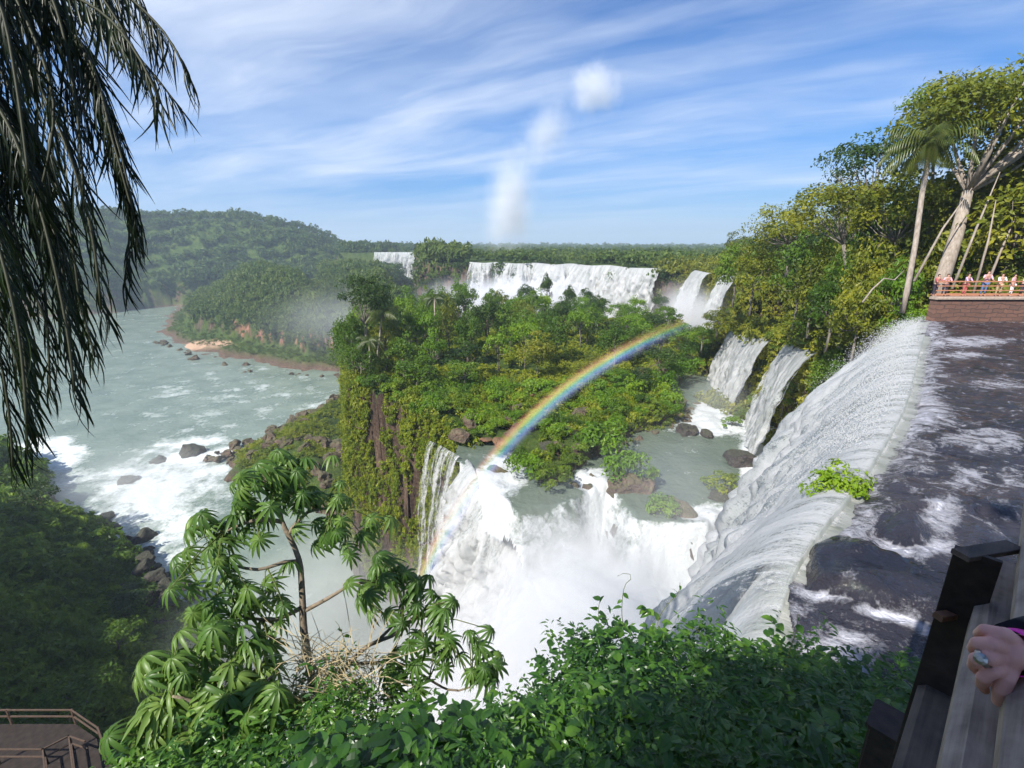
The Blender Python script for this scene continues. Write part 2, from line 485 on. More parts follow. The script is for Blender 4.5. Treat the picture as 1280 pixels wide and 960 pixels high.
def H(x, y):
    x = np.asarray(x, float); y = np.asarray(y, float)
    h = np.full(x.shape, -4.0)
    n1 = fbm(x / 18, y / 18, seed=1, oct=5)
    n2 = fbm(x / 5, y / 5, seed=2, oct=4)

    def reg(poly, top, base, w, amp, h, off=0.0):
        d = sdf(poly, x, y) + off
        d = d + amp * n1 + amp * 0.35 * n2
        s = sstep(0, w, d)
        return np.where(s > 0, np.maximum(h, base + (top - base) * s), h)
    # hill over the far bank
    d = sdf(HILL, x, y) + 14 * n1
    cl = 30 * sstep(0, 14, d)
    topz = 62 + 44 * sstep(-150, -430, x)
    s = sstep(14, 170, d)
    h = np.where(d > 0, np.maximum(h, cl + (topz - 30) * s + 3 * n1), h)
    # peninsula
    d = sdf(PEN, x, y) + 7 * n1
    z = 7 * sstep(0, 34, d) + 13 * sstep(26, 34, d + 7 * n2) + 29 * sstep(30, 100, d)
    h = np.where(d > 0, np.maximum(h, z - 1 + 1.5 * n2), h)
    # near valley flank, debris below the island cliff
    d = sdf(VALLEY, x, y) + 5 * n1
    z = 1.6 * sstep(0, 3, d) + 0.62 * np.maximum(d, 0) + 2.0 * n1 + 1.2 * n2
    z = np.where(z > 44, 44 + 0.15 * (z - 44), z)
    h = np.where(d > 0, np.maximum(h, z), h)
    d = sdf(DEBRIS, x, y) + 4 * n1
    z = 2.5 * sstep(0, 3, d) + 0.32 * np.maximum(d, 0) + 1.6 * n2
    h = np.where(d > 0, np.maximum(h, z), h)
    # basin shelf under the great fall, island
    h = reg(BASIN, zwater(x, y) - 1.3, -4, 3, 0.5, h)
    d = sdf(ISLAND, x, y)
    tz = 43.3 + 1.0 * n1 + 0.9 * n2 + 2.5 * sstep(20, 60, d)
    dd = d + 1.6 * n1 + 0.9 * n2
    s = sstep(-0.5, 2.6, dd)
    lean = np.where(y > 120, -4.0, np.where(x > 0, 38.0, 0.0))
    h = np.where(s > 0, np.maximum(h, lean + (tz - lean) * s), h)
    # lower land between island and far falls
    far = [(-60, 150), (64, 140), (82, 165), (82, 215), (30, 262), (-30, 285), (-70, 240)]
    h = reg(far, 30 + 3 * n1, -4, 14, 4, h)
    h = reg(FARLOW, 44 + 4 * n1, -4, 30, 5, h)
    # right-hand level with the jungle bank stepping down to the pool
    d = sdf(RIGHT, x, y)
    bank = sstep(36, 44, y) * sstep(150, 120, y)
    dn = d + bank * (3.0 * n1 + 1.2 * n2) + sstep(150, 200, y) * 2 * n1
    w = 1.6 + 8.5 * bank
    tr = top_right(x, y)
    s = sstep(-0.2, 1.0, dn / w)
    base = np.where(y > 30, 40.0, 36.0)
    h = np.where(s > 0, np.maximum(h, base + (tr - base) * s), h)
    h = carve(x, y, h)
    # land on the camera's own side, plus an unseen ridge added behind-left to shade the valley
    rt = np.clip(((x + 95) * -70 + (y + 12) * 42) / (70.0 ** 2 + 42.0 ** 2), 0, 1)
    ridge = 26 * sstep(42, 8, np.hypot(x + 95 + 70 * rt, y + 12 - 42 * rt))
    d = sdf(CAMSIDE, x, y)
    dn = d + (0.5 + 3.5 * sstep(8, 30, np.hypot(x, y))) * n1
    w = 2.2 + 8 * sstep(12, 40, np.hypot(x, y))
    tz = 65.6 - 0.42 * np.clip(-x, 0, 8) + 0.35 * n2 + 3.2 * sstep(15, 40, np.hypot(x, y)) + np.where((x > 2) & (y > -10), -0.8, 0) + ridge
    s = sstep(0, 1, dn / w)
    h = np.where(s > 0, np.maximum(h, -4 + (tz + 4) * s), h)
    return h


# polar sheet: fine where the photograph looks, coarse behind, out to the horizon
ang = np.concatenate([np.arange(-62, 62, 0.22), np.arange(62, 298, 2.0)])
ang = np.radians(np.concatenate([ang, [298.0]]))
rad = [0.6]
while rad[-1] < 9000: rad.append(rad[-1] * (1.012 if rad[-1] < 700 else 1.03) + 0.01)
rad = np.array(rad)
A_, R_ = np.meshgrid(ang, rad)
gx, gy = np.sin(A_) * R_, np.cos(A_) * R_
gz = H(gx, gy)
na, nr = len(ang), len(rad)
rough3 = fbm(gx / 1.7, gy / 1.7, gz / 1.7, seed=9, oct=3)
step = np.gradient(gz, axis=0)
steep = sstep(0.15, 1.0, np.abs(step))
gx2 = gx + steep * rough3 * 0.9 * np.clip(R_ / 40, 0.1, 1.5)
gy2 = gy + steep * fbm(gx / 1.9, gy / 1.9, gz / 1.3, seed=19, oct=3) * 0.9 * np.clip(R_ / 40, 0.1, 1.5)
idx = np.arange(na * nr).reshape(nr, na)
FQ = np.stack([idx[:-1, :-1], idx[:-1, 1:], idx[1:, 1:], idx[1:, :-1]], -1).reshape(-1, 4)
sand = sstep(9, 4, np.hypot((gx - P(250, 434, 0)[0]) / 5.5, (gy - P(250, 434, 0)[1]) / 1.6)) * (gz < 4.0) + sstep(5, 3, np.hypot((gx - P(90, 395, 0)[0]) / 9, (gy - P(90, 400, 0)[1]) / 4)) * (gz < 6)
sand = np.clip(sand + sstep(26, 4, sdf(PEN, gx, gy)) * 0.10 * (gz < 3) * (gy > 200), 0, 1)
redc = sstep(0.0, 8, sdf(PEN, gx, gy)) * (np.hypot(gx - P(375, 395, 18)[0], gy - 300) < 60) * (gz > 7)

m, nt = newmat('terrain'); n = N(nt)
g = n('ShaderNodeNewGeometry')
pos = g.outputs['Position']
no = n.noise(pos, 0.22, 8, 0.65)
n2 = n.noise(pos, 1.4, 8, 0.7)
st = n.noise(n.mapping(pos, (1, 1, 0.12)), 0.7, 6, 0.65)
rock = n.ramp(n.math('MULTIPLY_ADD', n2.outputs[0], 0.4, n.math('MULTIPLY', st.outputs[0], 0.65)), [(0.36, (0.022, 0.014, 0.011)), (0.52, (0.085, 0.056, 0.04)), (0.70, (0.21, 0.145, 0.10))])
redr = n.ramp(st.outputs[0], [(0.35, (0.10, 0.05, 0.035)), (0.6, (0.36, 0.17, 0.11))])
grass = n.ramp(n.math('MULTIPLY_ADD', n2.outputs[0], 0.5, n.math('MULTIPLY', no.outputs[0], 0.55)), [(0.35, (0.018, 0.03, 0.007)), (0.52, (0.05, 0.085, 0.014)), (0.72, (0.12, 0.14, 0.025))])
sep = n('ShaderNodeSeparateXYZ', {0: g.outputs['Normal']})
up = n.math('ADD', sep.outputs[2], n.math('MULTIPLY_ADD', n2.outputs[0], 0.7, -0.35))
mk = n('ShaderNodeMapRange', {0: up, 1: 0.45, 2: 0.66})
sa = n('ShaderNodeAttribute', attribute_name='sand')
ra = n('ShaderNodeAttribute', attribute_name='redcliff')
sz = n('ShaderNodeSeparateXYZ', {0: pos})
low = n('ShaderNodeMapRange', {0: n.math('ADD', sz.outputs[2], n.math('MULTIPLY', n2.outputs[0], 3.0)), 1: 2.2, 2: 4.5})
mk2 = n.math('MULTIPLY', mk.outputs[0], low.outputs[0])
rc = n.mix(ra.outputs['Fac'], rock.outputs[0], redr.outputs[0])
c = n.mix(mk2, rc, grass.outputs[0])
c = n.mix(sa.outputs['Fac'], c, (0.50, 0.33, 0.22))
bp = n('ShaderNodeBump', {'Height': n.math('ADD', n2.outputs[0], st.outputs[0]), 'Strength': 1.0, 'Distance': 0.6})
n.out(n('ShaderNodeBsdfPrincipled', {'Base Color': c, 'Roughness': 0.9, 'Specular IOR Level': 0.2, 'Normal': bp.outputs[0]}))
M['terrain'] = m
ter = mesh_np('terrain', np.stack([gx2.ravel(), gy2.ravel(), gz.ravel()], 1), FQ[:, ::-1], m, {'sand': sand.ravel(), 'redcliff': redc.ravel().astype(float)}, smooth=True)
tag(ter, kind='structure')
# ------------------------------------------------------------------ water
def water_mat(name, deep, shallow, foamc, rough=0.12, wave=0.5, wscale=1.2, fscale=0.6, spec=0.5, fsoft=0.2):
    m, nt = newmat(name); n = N(nt)
    g = n('ShaderNodeNewGeometry'); pos = g.outputs['Position']
    no = n.noise(pos, wscale, 6, 0.6)
    big = n.noise(pos, wscale * 0.12, 4, 0.6)
    fa = n('ShaderNodeAttribute', attribute_name='foam')
    warp = n('ShaderNodeVectorMath', {0: n('ShaderNodeVectorMath', {0: big.outputs[1], 1: (6, 6, 6)}, operation='MULTIPLY').outputs[0], 1: pos}, operation='ADD')
    f1 = n.noise(warp.outputs[0], fscale, 9, 0.68)
    f2 = n.noise(pos, fscale * 7, 5, 0.7)
    ff = n.math('ADD', n.math('MULTIPLY_ADD', f2.outputs[0], 0.35, f1.outputs[0]), n.math('MULTIPLY_ADD', fa.outputs['Fac'], 0.62, -0.62))
    fm = n('ShaderNodeMapRange', {0: ff, 1: 0.20, 2: 0.20 + fsoft})
    base = n.mix(n.ramp(big.outputs[0], [(0.35, 0.0), (0.65, 1.0)]).outputs[0], deep, shallow)
    c = n.mix(fm.outputs[0], base, foamc)
    ro = n.math('MULTIPLY_ADD', fm.outputs[0], 0.6, rough)
    bp = n('ShaderNodeBump', {'Height': n.math('MULTIPLY_ADD', fm.outputs[0], 0.3, no.outputs[0]), 'Strength': wave, 'Distance': 0.35})
    n.out(n('ShaderNodeBsdfPrincipled', {'Base Color': c, 'Roughness': ro, 'Specular IOR Level': spec, 'Normal': bp.outputs[0]}))
    return m


def blob(x, y, px, py, z, rx, ry, k=1.0):
    """soft patch centred where the photo shows it, radii given in photo pixels"""
    c = P(px, py, z); a = P(px + rx, py, z); b = P(px, py - ry, z)
    ea, eb = (a - c)[:2], (b - c)[:2]
    det = ea[0] * eb[1] - ea[1] * eb[0]
    u = ((x - c[0]) * eb[1] - (y - c[1]) * eb[0]) / det
    v = ((y - c[1]) * ea[0] - (x - c[0]) * ea[1]) / det
    return k * sstep(1.3, 0.4, np.hypot(u, v))


def polar(a0, a1, da, r0, r1, kr):
    an = np.radians(np.arange(a0, a1, da)); rr = [r0]
    while rr[-1] < r1: rr.append(rr[-1] * kr)
    A, R = np.meshgrid(an, np.array(rr))
    x, y = np.sin(A) * R, np.cos(A) * R
    i = np.arange(x.size).reshape(x.shape)
    f = np.stack([i[:-1, :-1], i[1:, :-1], i[1:, 1:], i[:-1, 1:]], -1).reshape(-1, 4)
    return x.ravel(), y.ravel(), f


def keep(x, y, z, f, ok, extra):
    fk = f[ok[f].all(1)]
    used = np.unique(fk)
    mp = np.zeros(len(x), int); mp[used] = np.arange(len(used))
    return np.stack([x, y, z], 1)[used], mp[fk], {k: v[used] for k, v in extra.items()}


# lower river
x, y, f = polar(-64, 6, 0.25, 24, 800, 1.012)
foam = 0.34 * blob(x, y, 215, 600, 0, 110, 40) + 0.36 * blob(x, y, 180, 660, 0, 90, 70) + 0.16 * blob(x, y, 300, 500, 0, 150, 45) + 0.55 * blob(x, y, 60, 570, 0, 60, 30) + 0.35 * blob(x, y, 250, 560, 0, 60, 20)
foam = np.maximum(foam, sstep(0.5, 0.0, np.hypot((x + 6) / 60, (y - 55) / 55)) * 1.1) + 0.03
z = 0.25 * fbm(x / 4, y / 4, seed=50) * sstep(500, 100, y) + 0.6 * np.clip(foam, 0, 1) * fbm(x / 2.5, y / 2.5, seed=51)
V, f2, ex = keep(x, y, z, f, x < 40, {'foam': np.clip(foam, 0, 1)})
M['river_low'] = water_mat('river_low', (0.14, 0.185, 0.145), (0.21, 0.26, 0.205), (0.62, 0.66, 0.64), rough=0.25, wave=0.8, wscale=0.6, fscale=0.10)
tag(mesh_np('lower_river', V, f2, M['river_low'], ex, smooth=True), kind='structure')

# upper river above the great fall
x, y, f = polar(4, 66, 0.22, 2.6, 95, 1.008)
d = sdf(RIVER, x, y)
Z0 = 64.5
foam = (0.95 * blob(x, y, 1140, 690, Z0, 65, 16) + 0.8 * blob(x, y, 1175, 650, Z0, 30, 26) + 0.55 * blob(x, y, 1090, 660, Z0, 50, 20) + 0.8 * blob(x, y, 1060, 745, Z0, 40, 14) + 0.95 * blob(x, y, 1045, 820, Z0, 60, 35)
        + 0.8 * blob(x, y, 1120, 775, Z0, 60, 10) + 0.6 * blob(x, y, 1210, 600, Z0, 30, 20) + 0.75 * blob(x, y, 1220, 427, Z0, 50, 7) + 0.6 * blob(x, y, 1205, 443, Z0, 30, 4) + 0.62 * blob(x, y, 1235, 550, Z0, 60, 14)
        + 0.4 * blob(x, y, 1170, 520, Z0, 45, 16) + 0.4 * blob(x, y, 1250, 480, Z0, 40, 8) + 0.45 * blob(x, y, 1270, 600, Z0, 30, 20)) * 0.46 + 0.15
foam = np.clip(foam + 0.30 * sstep(1.6, 0.2, d) * sstep(6, 14, y), 0, 1)
SLAB = [P(*q_, 64.6) for q_ in ((1006, 676), (1040, 668), (1085, 690), (1140, 716), (1200, 742), (1235, 790), (1190, 800), (1130, 772), (1070, 752), (1012, 726))]
HUMP = [P(*q_, 64.6) for q_ in ((1100, 640), (1130, 636), (1165, 655), (1160, 678), (1120, 680), (1096, 662))]
sl1, sl2 = sdf(SLAB, x, y) + 0.10 * fbm(x * 2, y * 2, seed=64), sdf(HUMP, x, y) + 0.12 * fbm(x * 2, y * 2, seed=65)
foam = foam * (1 - 0.75 * sstep(-0.02, 0.08, sl1)) * (1 - 0.75 * sstep(-0.02, 0.1, sl2))
foam = np.clip(foam + 0.6 * sstep(0.30, 0.05, np.abs(sl1 + 0.14)) * (sl1 < 0) * (0.5 + 0.5 * fbm(x * 1.5, y * 1.5, seed=67)), 0, 1)
slab = sstep(0.9, 0.2, np.hypot((x - P(1100, 740, Z0)[0]) / 2.6, (y - P(1100, 740, Z0)[1]) / 1.5))
z = Z0 + 0.09 * fbm(x / 1.2, y / 1.2, seed=60, oct=5) + 0.07 * fbm((x * 0.7 + y * 0.7) / 0.5, (x * 0.7 - y * 0.7) / 1.8, seed=66, oct=3) + 0.16 * np.abs(fbm(x / 2.2, y / 2.2, seed=61)) * sstep(20, 8, y)
led = fbm(x / 3.0 + 3, y / 1.6, seed=62, oct=4)
z = z + 0.10 * sstep(-0.05, 0.05, led) * sstep(16, 9, y) - 0.3 * sstep(0.8, -0.2, d) * (y < 30)
z = z + 0.30 * sstep(0, 0.16, sl1) + 0.26 * sstep(0, 0.35, sl2) + 0.05 * fbm(x * 3, y * 3, seed=68) * (sl1 > 0)
V, f2, ex = keep(x, y, z, f, (d > -0.3), {'foam': foam})
M['river_up'] = water_mat('river_up', (0.014, 0.014, 0.020), (0.042, 0.038, 0.046), (0.60, 0.60, 0.66), rough=0.06, wave=0.8, wscale=1.6, fscale=2.0, fsoft=0.3)
tag(mesh_np('upper_river', V, f2, M['river_up'], ex, smooth=True), kind='structure')

# pool and shelf under the great fall
x, y, f = polar(-26, 42, 0.2, 20, 130, 1.006)
z = zwater(x, y)
ds = pside(SHELF, x, y)
fm = np.clip(0.75 * sstep(-0.6, 0.6, ds) + 0.25 * sstep(4, 8, ds) + 1.0 * blob(x, y, 905, 515, 42, 40, 24) + 0.5 * blob(x, y, 880, 530, 42, 50, 14) + 0.9 * blob(x, y, 955, 560, 42, 30, 45)
             + 0.6 * blob(x, y, 690, 535, 42, 28, 40) + 0.9 * blob(x, y, 740, 600, 42, 26, 16) + 0.7 * blob(x, y, 880, 640, 42, 40, 12) + 0.9 * blob(x, y, 945, 620, 42, 30, 40) + 0.65 * blob(x, y, 630, 590, 42, 36, 26) + 0.04 - 0.45 * blob(x, y, 720, 705, 35.5, 90, 34), 0, 1)
z = z + 0.9 * fm * fbm(x / 2.2, y / 2.2, seed=70, oct=5) + 0.06 * fbm(x, y, seed=71)
okk = (sdf(BASIN + [], x, y) > -2.2) | ((sdf(ISLAND, x, y) > -2) & (x > -8))
leftd = pside([P(560, 565, 42), P(588, 590, 42), P(605, 635, 39), P(635, 680, 37), P(675, 730, 35), P(705, 800, 33), (4.5, 22)], x, y)
V, f2, ex = keep(x, y, z, f, okk & (leftd < 1.3), {'foam': fm})
M['pool'] = water_mat('pool', (0.085, 0.115, 0.085), (0.125, 0.155, 0.115), (0.50, 0.52, 0.52), rough=0.15, wave=0.5, wscale=1.6, fscale=0.5)
tag(mesh_np('plunge_pool', V, f2, M['pool'], ex, smooth=True), kind='structure')


# falling water
def fall_mat(name, dens=0.55, green=0.0, fine=1.0, bright=1.0):
    m, nt = newmat(name); n = N(nt)
    su = n('ShaderNodeAttribute', attribute_name='su'); sv = n('ShaderNodeAttribute', attribute_name='sv'); th = n('ShaderNodeAttribute', attribute_name='thin')
    cv = n('ShaderNodeCombineXYZ', {0: su.outputs['Fac'], 1: sv.outputs['Fac'], 2: 0.0})
    w = n.noise(n.mapping(cv.outputs[0], (0.5, 0.25, 1)), 1.0, 3)
    cw = n('ShaderNodeVectorMath', {0: cv.outputs[0], 1: n('ShaderNodeVectorMath', {0: w.outputs[1], 1: (0.5, 2.0, 0)}, operation='MULTIPLY').outputs[0]}, operation='ADD')
    a = n.noise(n.mapping(cw.outputs[0], (1.3 * fine, 0.10 * fine, 1)), 1.0, 7, 0.62)
    b = n.noise(n.mapping(cw.outputs[0], (6 * fine, 1.6 * fine, 1)), 1.0, 5, 0.7)
    e_ = n.noise(n.mapping(cv.outputs[0], (11 * fine, 7 * fine, 1)), 1.0, 3, 0.8)
    k = n.math('ADD', n.math('MULTIPLY_ADD', b.outputs[0], 0.4, n.math('MULTIPLY', a.outputs[0], 0.75)), n.math('MULTIPLY_ADD', e_.outputs[0], 0.30, -0.15))
    col = n.ramp(k, [(p_, tuple(min(0.9, v_ * bright) for v_ in c_)) for p_, c_ in ((0.40, (0.24, 0.27, 0.25)), (0.52, (0.48, 0.50, 0.49)), (0.66, (0.68, 0.68, 0.68)))])
    gr = n('ShaderNodeMapRange', {0: n.math('MULTIPLY_ADD', a.outputs[0], 3.0, sv.outputs['Fac']), 1: 0.7, 2: 2.8, 3: green, 4: 0.0})
    c = n.mix(gr.outputs[0], col.outputs[0], (0.09, 0.11, 0.05))
    bp = n('ShaderNodeBump', {'Height': k, 'Strength': 0.8, 'Distance': 0.16})
    df = n('ShaderNodeBsdfPrincipled', {'Base Color': c, 'Roughness': 0.55, 'Specular IOR Level': 0.3, 'Normal': bp.outputs[0]})
    tl = n('ShaderNodeBsdfTranslucent', {'Color': (0.9, 0.92, 0.92, 1)})
    mx = n('ShaderNodeMixShader', {0: 0.42, 1: df, 2: tl})
    al = n('ShaderNodeMapRange', {0: n.math('SUBTRACT', k, n.math('MULTIPLY', th.outputs['Fac'], 0.5)), 1: 0.575 - dens * 0.5, 2: 0.70 - dens * 0.5})
    tr = n('ShaderNodeBsdfTransparent')
    n.out(n('ShaderNodeMixShader', {0: al.outputs[0], 1: tr, 2: mx}))
    return m


M['fall'] = fall_mat('fall', 0.85, 0.6)
M['fall_great'] = fall_mat('fall_great', 1.0, 0.85, bright=1.8)
M['fall_thin'] = fall_mat('fall_thin', 0.50, 0.0)
M['fall_thin2'] = fall_mat('fall_thin2', 0.68, 0.5)
M['fall_far'] = fall_mat('fall_far', 0.62, 0.0, 0.55)


def smooth_line(pts, step):
    pts = [np.asarray(p, float) for p in pts]
    out = []
    for i in range(len(pts) - 1):
        p0, p1, p2, p3 = pts[max(i-1, 0)], pts[i], pts[i+1], pts[min(i+2, len(pts)-1)]
        k = max(2, int(np.linalg.norm(p2 - p1) / step))
        for j in range(k):
            t = j / k
            out.append(0.5 * (2*p1 + (p2-p0)*t + (2*p0-5*p1+4*p2-p3)*t*t + (3*p1-p0-3*p2+p3)*t**3))
    out.append(pts[-1])
    return np.array(out)


def waterfall(name, lip, drop, vel, mat, du=0.25, ns=90, side=1, amp=0.5, seed=0, off=0.0, back=0.35, thin=None, parent=None, extra_noise=1.0):
    L = smooth_line(lip, du)
    T = np.gradient(L[:, :2], axis=0); T /= np.linalg.norm(T, axis=1)[:, None] + 1e-9
    nrm = np.stack([T[:, 1], -T[:, 0]], 1) * side
    # soften the outward direction so the sheet does not fold
    k = min(len(L) // 2 * 2 - 1, 2 * int(2.5 / du) + 1)
    if k > 3:
        ker = np.ones(k) / k
        nrm = np.stack([np.convolve(np.pad(nrm[:, i], k // 2, mode='edge'), ker, 'valid') for i in (0, 1)], 1)
        nrm /= np.linalg.norm(nrm, axis=1)[:, None]
    s = np.concatenate([[0], np.cumsum(np.linalg.norm(np.diff(L[:, :2], axis=0), axis=1))])
    u = s / s[-1]
    drop = np.interp(u, np.linspace(0, 1, len(drop)), drop) if hasattr(drop, '__len__') else np.full(len(L), drop)
    vel = np.interp(u, np.linspace(0, 1, len(vel)), vel) if hasattr(vel, '__len__') else np.full(len(L), vel)
    tt = np.linspace(-0.25, 1, ns)
    U, TT = np.meshgrid(np.arange(len(L)), tt, indexing='ij')
    tmax = np.sqrt(2 * drop / 9.8)[U]
    t = TT * tmax
    tp = np.clip(t, 0, None)
    outd = np.where(t < 0, t / (0.25 * tmax) * back, vel[U] * tp)
    dz = np.where(t < 0, 0.0, 4.9 * tp ** 2)
    fl = dz + outd
    S = s[U]
    nz = fbm(S / 1.6, fl / 14, seed=seed, oct=4) + 0.45 * fbm(S / 0.5, fl / 5, seed=seed + 5, oct=3)
    fine = fbm(S / 0.35, fl / 0.9, seed=seed + 9, oct=3)
    grow = sstep(-1.0, 7, dz)
    rag = fbm(S / 0.8, fl / 2.2, seed=seed + 13, oct=4)
    outd = outd + off * grow + amp * grow * (1 + dz / 12) * (nz + 0.7 * rag) + 0.3 * grow * fine * extra_noise
    z = L[:, 2][U] - dz + 0.12 * nz * grow + np.where(t < 0, -0.10, 0.02)
    x = L[:, 0][U] + nrm[:, 0][U] * outd
    y = L[:, 1][U] + nrm[:, 1][U] * outd
    i = np.arange(U.size).reshape(U.shape)
    f = np.stack([i[:-1, :-1], i[1:, :-1], i[1:, 1:], i[:-1, 1:]], -1).reshape(-1, 4)
    th = np.zeros(U.shape)
    e = np.minimum(u, 1 - u)[U] * s[-1]
    th += 0.75 * sstep(1.6, 0.0, e + 1.1 * fbm(S * 0.9, fl / 3, seed=seed + 21, oct=4))
    th += 0.9 * sstep(0.0, -0.22, TT + 0.08 * fbm(S * 1.3, fl * 0, seed=seed + 31, oct=3))
    if thin is not None: th += thin(u[U], TT)
    o = mesh_np(name, np.stack([x.ravel(), y.ravel(), z.ravel()], 1), f, mat, {'su': S.ravel(), 'sv': fl.ravel(), 'thin': th.ravel()}, smooth=True, parent=parent)
    return o, (x, y, z, nrm, U)


gf, gfd = waterfall('great_waterfall', [P(1172, 402, 64.5)] + LIP[:1] + LIP[1:5] + [(3.9, 5.9, 64.3), (2.2, 4.2, 64.2)], [24, 27, 29, 30, 31], [4.2, 3.1, 2.5, 2.2, 1.8, 1.5], M['fall_great'], du=0.16, ns=150, side=1, amp=0.45, seed=100)
tag(gf, kind='structure')
g2, _ = waterfall('waterfall_spray', [P(1150, 418, 64.5)] + LIP[1:5] + [(3.9, 5.9, 64.3)], [25, 29, 31], [4.8, 3.7, 2.9, 2.4], M['fall_thin'], du=0.2, ns=120, side=1, amp=0.7, seed=130, off=0.6, thin=lambda u, t: 0.25 - 0.25 * t)
tag(g2, kind='structure')
# second step, from the shelf down to the lower river
s2, _ = waterfall('lower_waterfall', [P(583, 572, 42.2), P(592, 590, 42), P(606, 635, 39), P(636, 680, 36.2), P(676, 730, 34.5), P(708, 800, 33), (4.8, 22, 31.5)], [42, 40, 37, 35, 33], [1.8, 2.2, 3.2, 4.2, 4.5], M['fall_thin2'], du=0.25, ns=130, side=1, amp=1.6, seed=160, extra_noise=2.0)
tag(s2, kind='structure')
s2, _ = waterfall('lower_waterfall', [P(586, 574, 42.2), P(596, 592, 42), P(612, 637, 39), P(642, 682, 36.2), P(682, 732, 34.5), (5.4, 30, 32.5)], [42, 40, 37, 35], [2.6, 3.2, 5.0, 6.0], M['fall_thin'], du=0.25, ns=120, side=1, amp=1.8, seed=166, extra_noise=2.5, thin=lambda u, t: 0.18 - 0.1 * t)
tag(s2, kind='structure')
s3, _ = waterfall('thread_waterfall', [P(527, 548, 42.6), P(549, 556, 42.6), P(580, 574, 42.4)], [36, 38, 40], [1.6, 2.0, 2.2], M['fall_thin'], du=0.2, ns=90, side=1, amp=0.3, seed=170, thin=lambda u, t: 0.30 + 0.12 * np.sin(u * 21) + 0.25 * (1 - u))
tag(s3, kind='structure')
# falls through the jungle bank
b1, _ = waterfall('bank_waterfall', [CHUTES[0][0], CHUTES[0][1]], [12, 14], [2.6, 3.4], M['fall'], du=0.2, ns=70, side=1, amp=0.5, seed=180)
tag(b1, kind='structure')
b2, _ = waterfall('bank_waterfall', [CHUTES[1][0], CHUTES[1][1]], [14, 15], [3.0, 3.4], M['fall'], du=0.2, ns=70, side=1, amp=0.4, seed=190)
tag(b2, kind='structure')
# horseshoe of falls far back
far_lip = [(-24, 272, 60.6), (-15, 268, 60.2), (-8, 269, 60.6), (2, 262, 60.1), (12, 260, 60.5), (22, 252, 60.0), (30, 251, 60.5), (38, 240, 60.0), (46, 233, 60.4), (53, 219, 59.9), (63, 207, 60.3)]
ff, _ = waterfall('far_waterfall', far_lip, [16, 24, 27, 27, 24], [2, 4.5, 5.5, 3.5, 3.0], M['fall_far'], du=0.4, ns=60, side=1, amp=1.5, seed=200, back=2.0, thin=lambda u, t: 0.36 * sstep(0.40, 0.22, u) * (0.5 + 0.5 * t) + 0.30 * np.clip(np.sin(u * 61 + 2 * np.sin(u * 23)), 0, 1) * (0.4 + 0.6 * t) * np.where((u > 0.25) & (u < 0.5), 0.2, 1))
tag(ff, kind='structure')
for lp, sd in (([(71.5, 192, 60.2), (69.5, 180, 60.2), (69.5, 172, 60.2)], 210), ([(70.5, 164, 60.2), (71, 156, 60.2), (68.5, 147, 60.2)], 220)):
    o, _ = waterfall('far_waterfall', lp, 24, 3.5, M['fall_far'], du=0.3, ns=50, side=1, amp=0.8, seed=sd, back=2.0)
    tag(o, kind='structure')
o, _ = waterfall('distant_waterfall', [(-160, 573, 61), (-140, 572, 61), (-120, 569, 61), (-100, 565, 61)], 30, 3, M['fall_far'], du=1.0, ns=30, side=1, amp=1.5, seed=230, thin=lambda u, t: 0.35 * (np.sin(u * 19) > 0.2))
tag(o, kind='structure')


# spray thrown clear of the great waterfall: countless droplets, one mass
def droplets(name, data, k, spread, size, seed, tmin=12):
    X, Y, Z, NR, U_ = data
    g = np.random.default_rng(seed)
    i = g.integers(0, X.shape[0], k); j = (tmin + (X.shape[1] - tmin - 1) * g.uniform(0, 1, k) ** 1.15).astype(int)
    fr = (j / X.shape[1])
    o = np.abs(g.normal(size=k)) * spread * (0.05 + fr)
    C = np.stack([X[i, j] + NR[i, j, 0] * o + g.normal(size=k) * 0.15, Y[i, j] + NR[i, j, 1] * o + g.normal(size=k) * 0.15, Z[i, j] + np.abs(g.normal(size=k)) * 0.35 * (0.3 + fr)], 1)
    kk = np.linalg.norm(C - np.array([0, 0, EYE]), axis=1) > 17
    C = C[kk]; k = len(C)
    s = size * g.uniform(0.4, 1.6, (k, 1, 1))
    tet = np.array([(1, 1, 1), (1, -1, -1), (-1, 1, -1), (-1, -1, 1)], float) * 0.5
    V = (C[:, None, :] + tet[None] * s * (np.linalg.norm(C, axis=1) / 40 + 0.22)[:, None, None] * np.array([1, 1, 1.8])).reshape(-1, 3)
    b = np.arange(k)[:, None] * 4
    Fq = np.concatenate([np.concatenate([b + a_, b + b_, b + c_], 1) for a_, b_, c_ in ((0, 1, 2), (0, 3, 1), (0, 2, 3), (1, 3, 2))])
    o_ = mesh_np(name, V, Fq, M['droplet'])
    return tag(o_, kind='stuff')


M['droplet'] = plain('droplet', (0.66, 0.67, 0.67), 0.3, 0.05, 2.0, spec=0.6)
X_, Y_, Z_, N_, U_ = gfd
NRM = np.stack([N_[:, 0][U_], N_[:, 1][U_]], -1)
droplets('spray', (X_, Y_, Z_, NRM, U_), 90000, 1.4, 0.0095, 5, tmin=36)
# ------------------------------------------------------------------ vegetation
def rand_unit(k, g=rng):
    v = g.normal(size=(k, 3)); return v / np.linalg.norm(v, axis=1)[:, None]


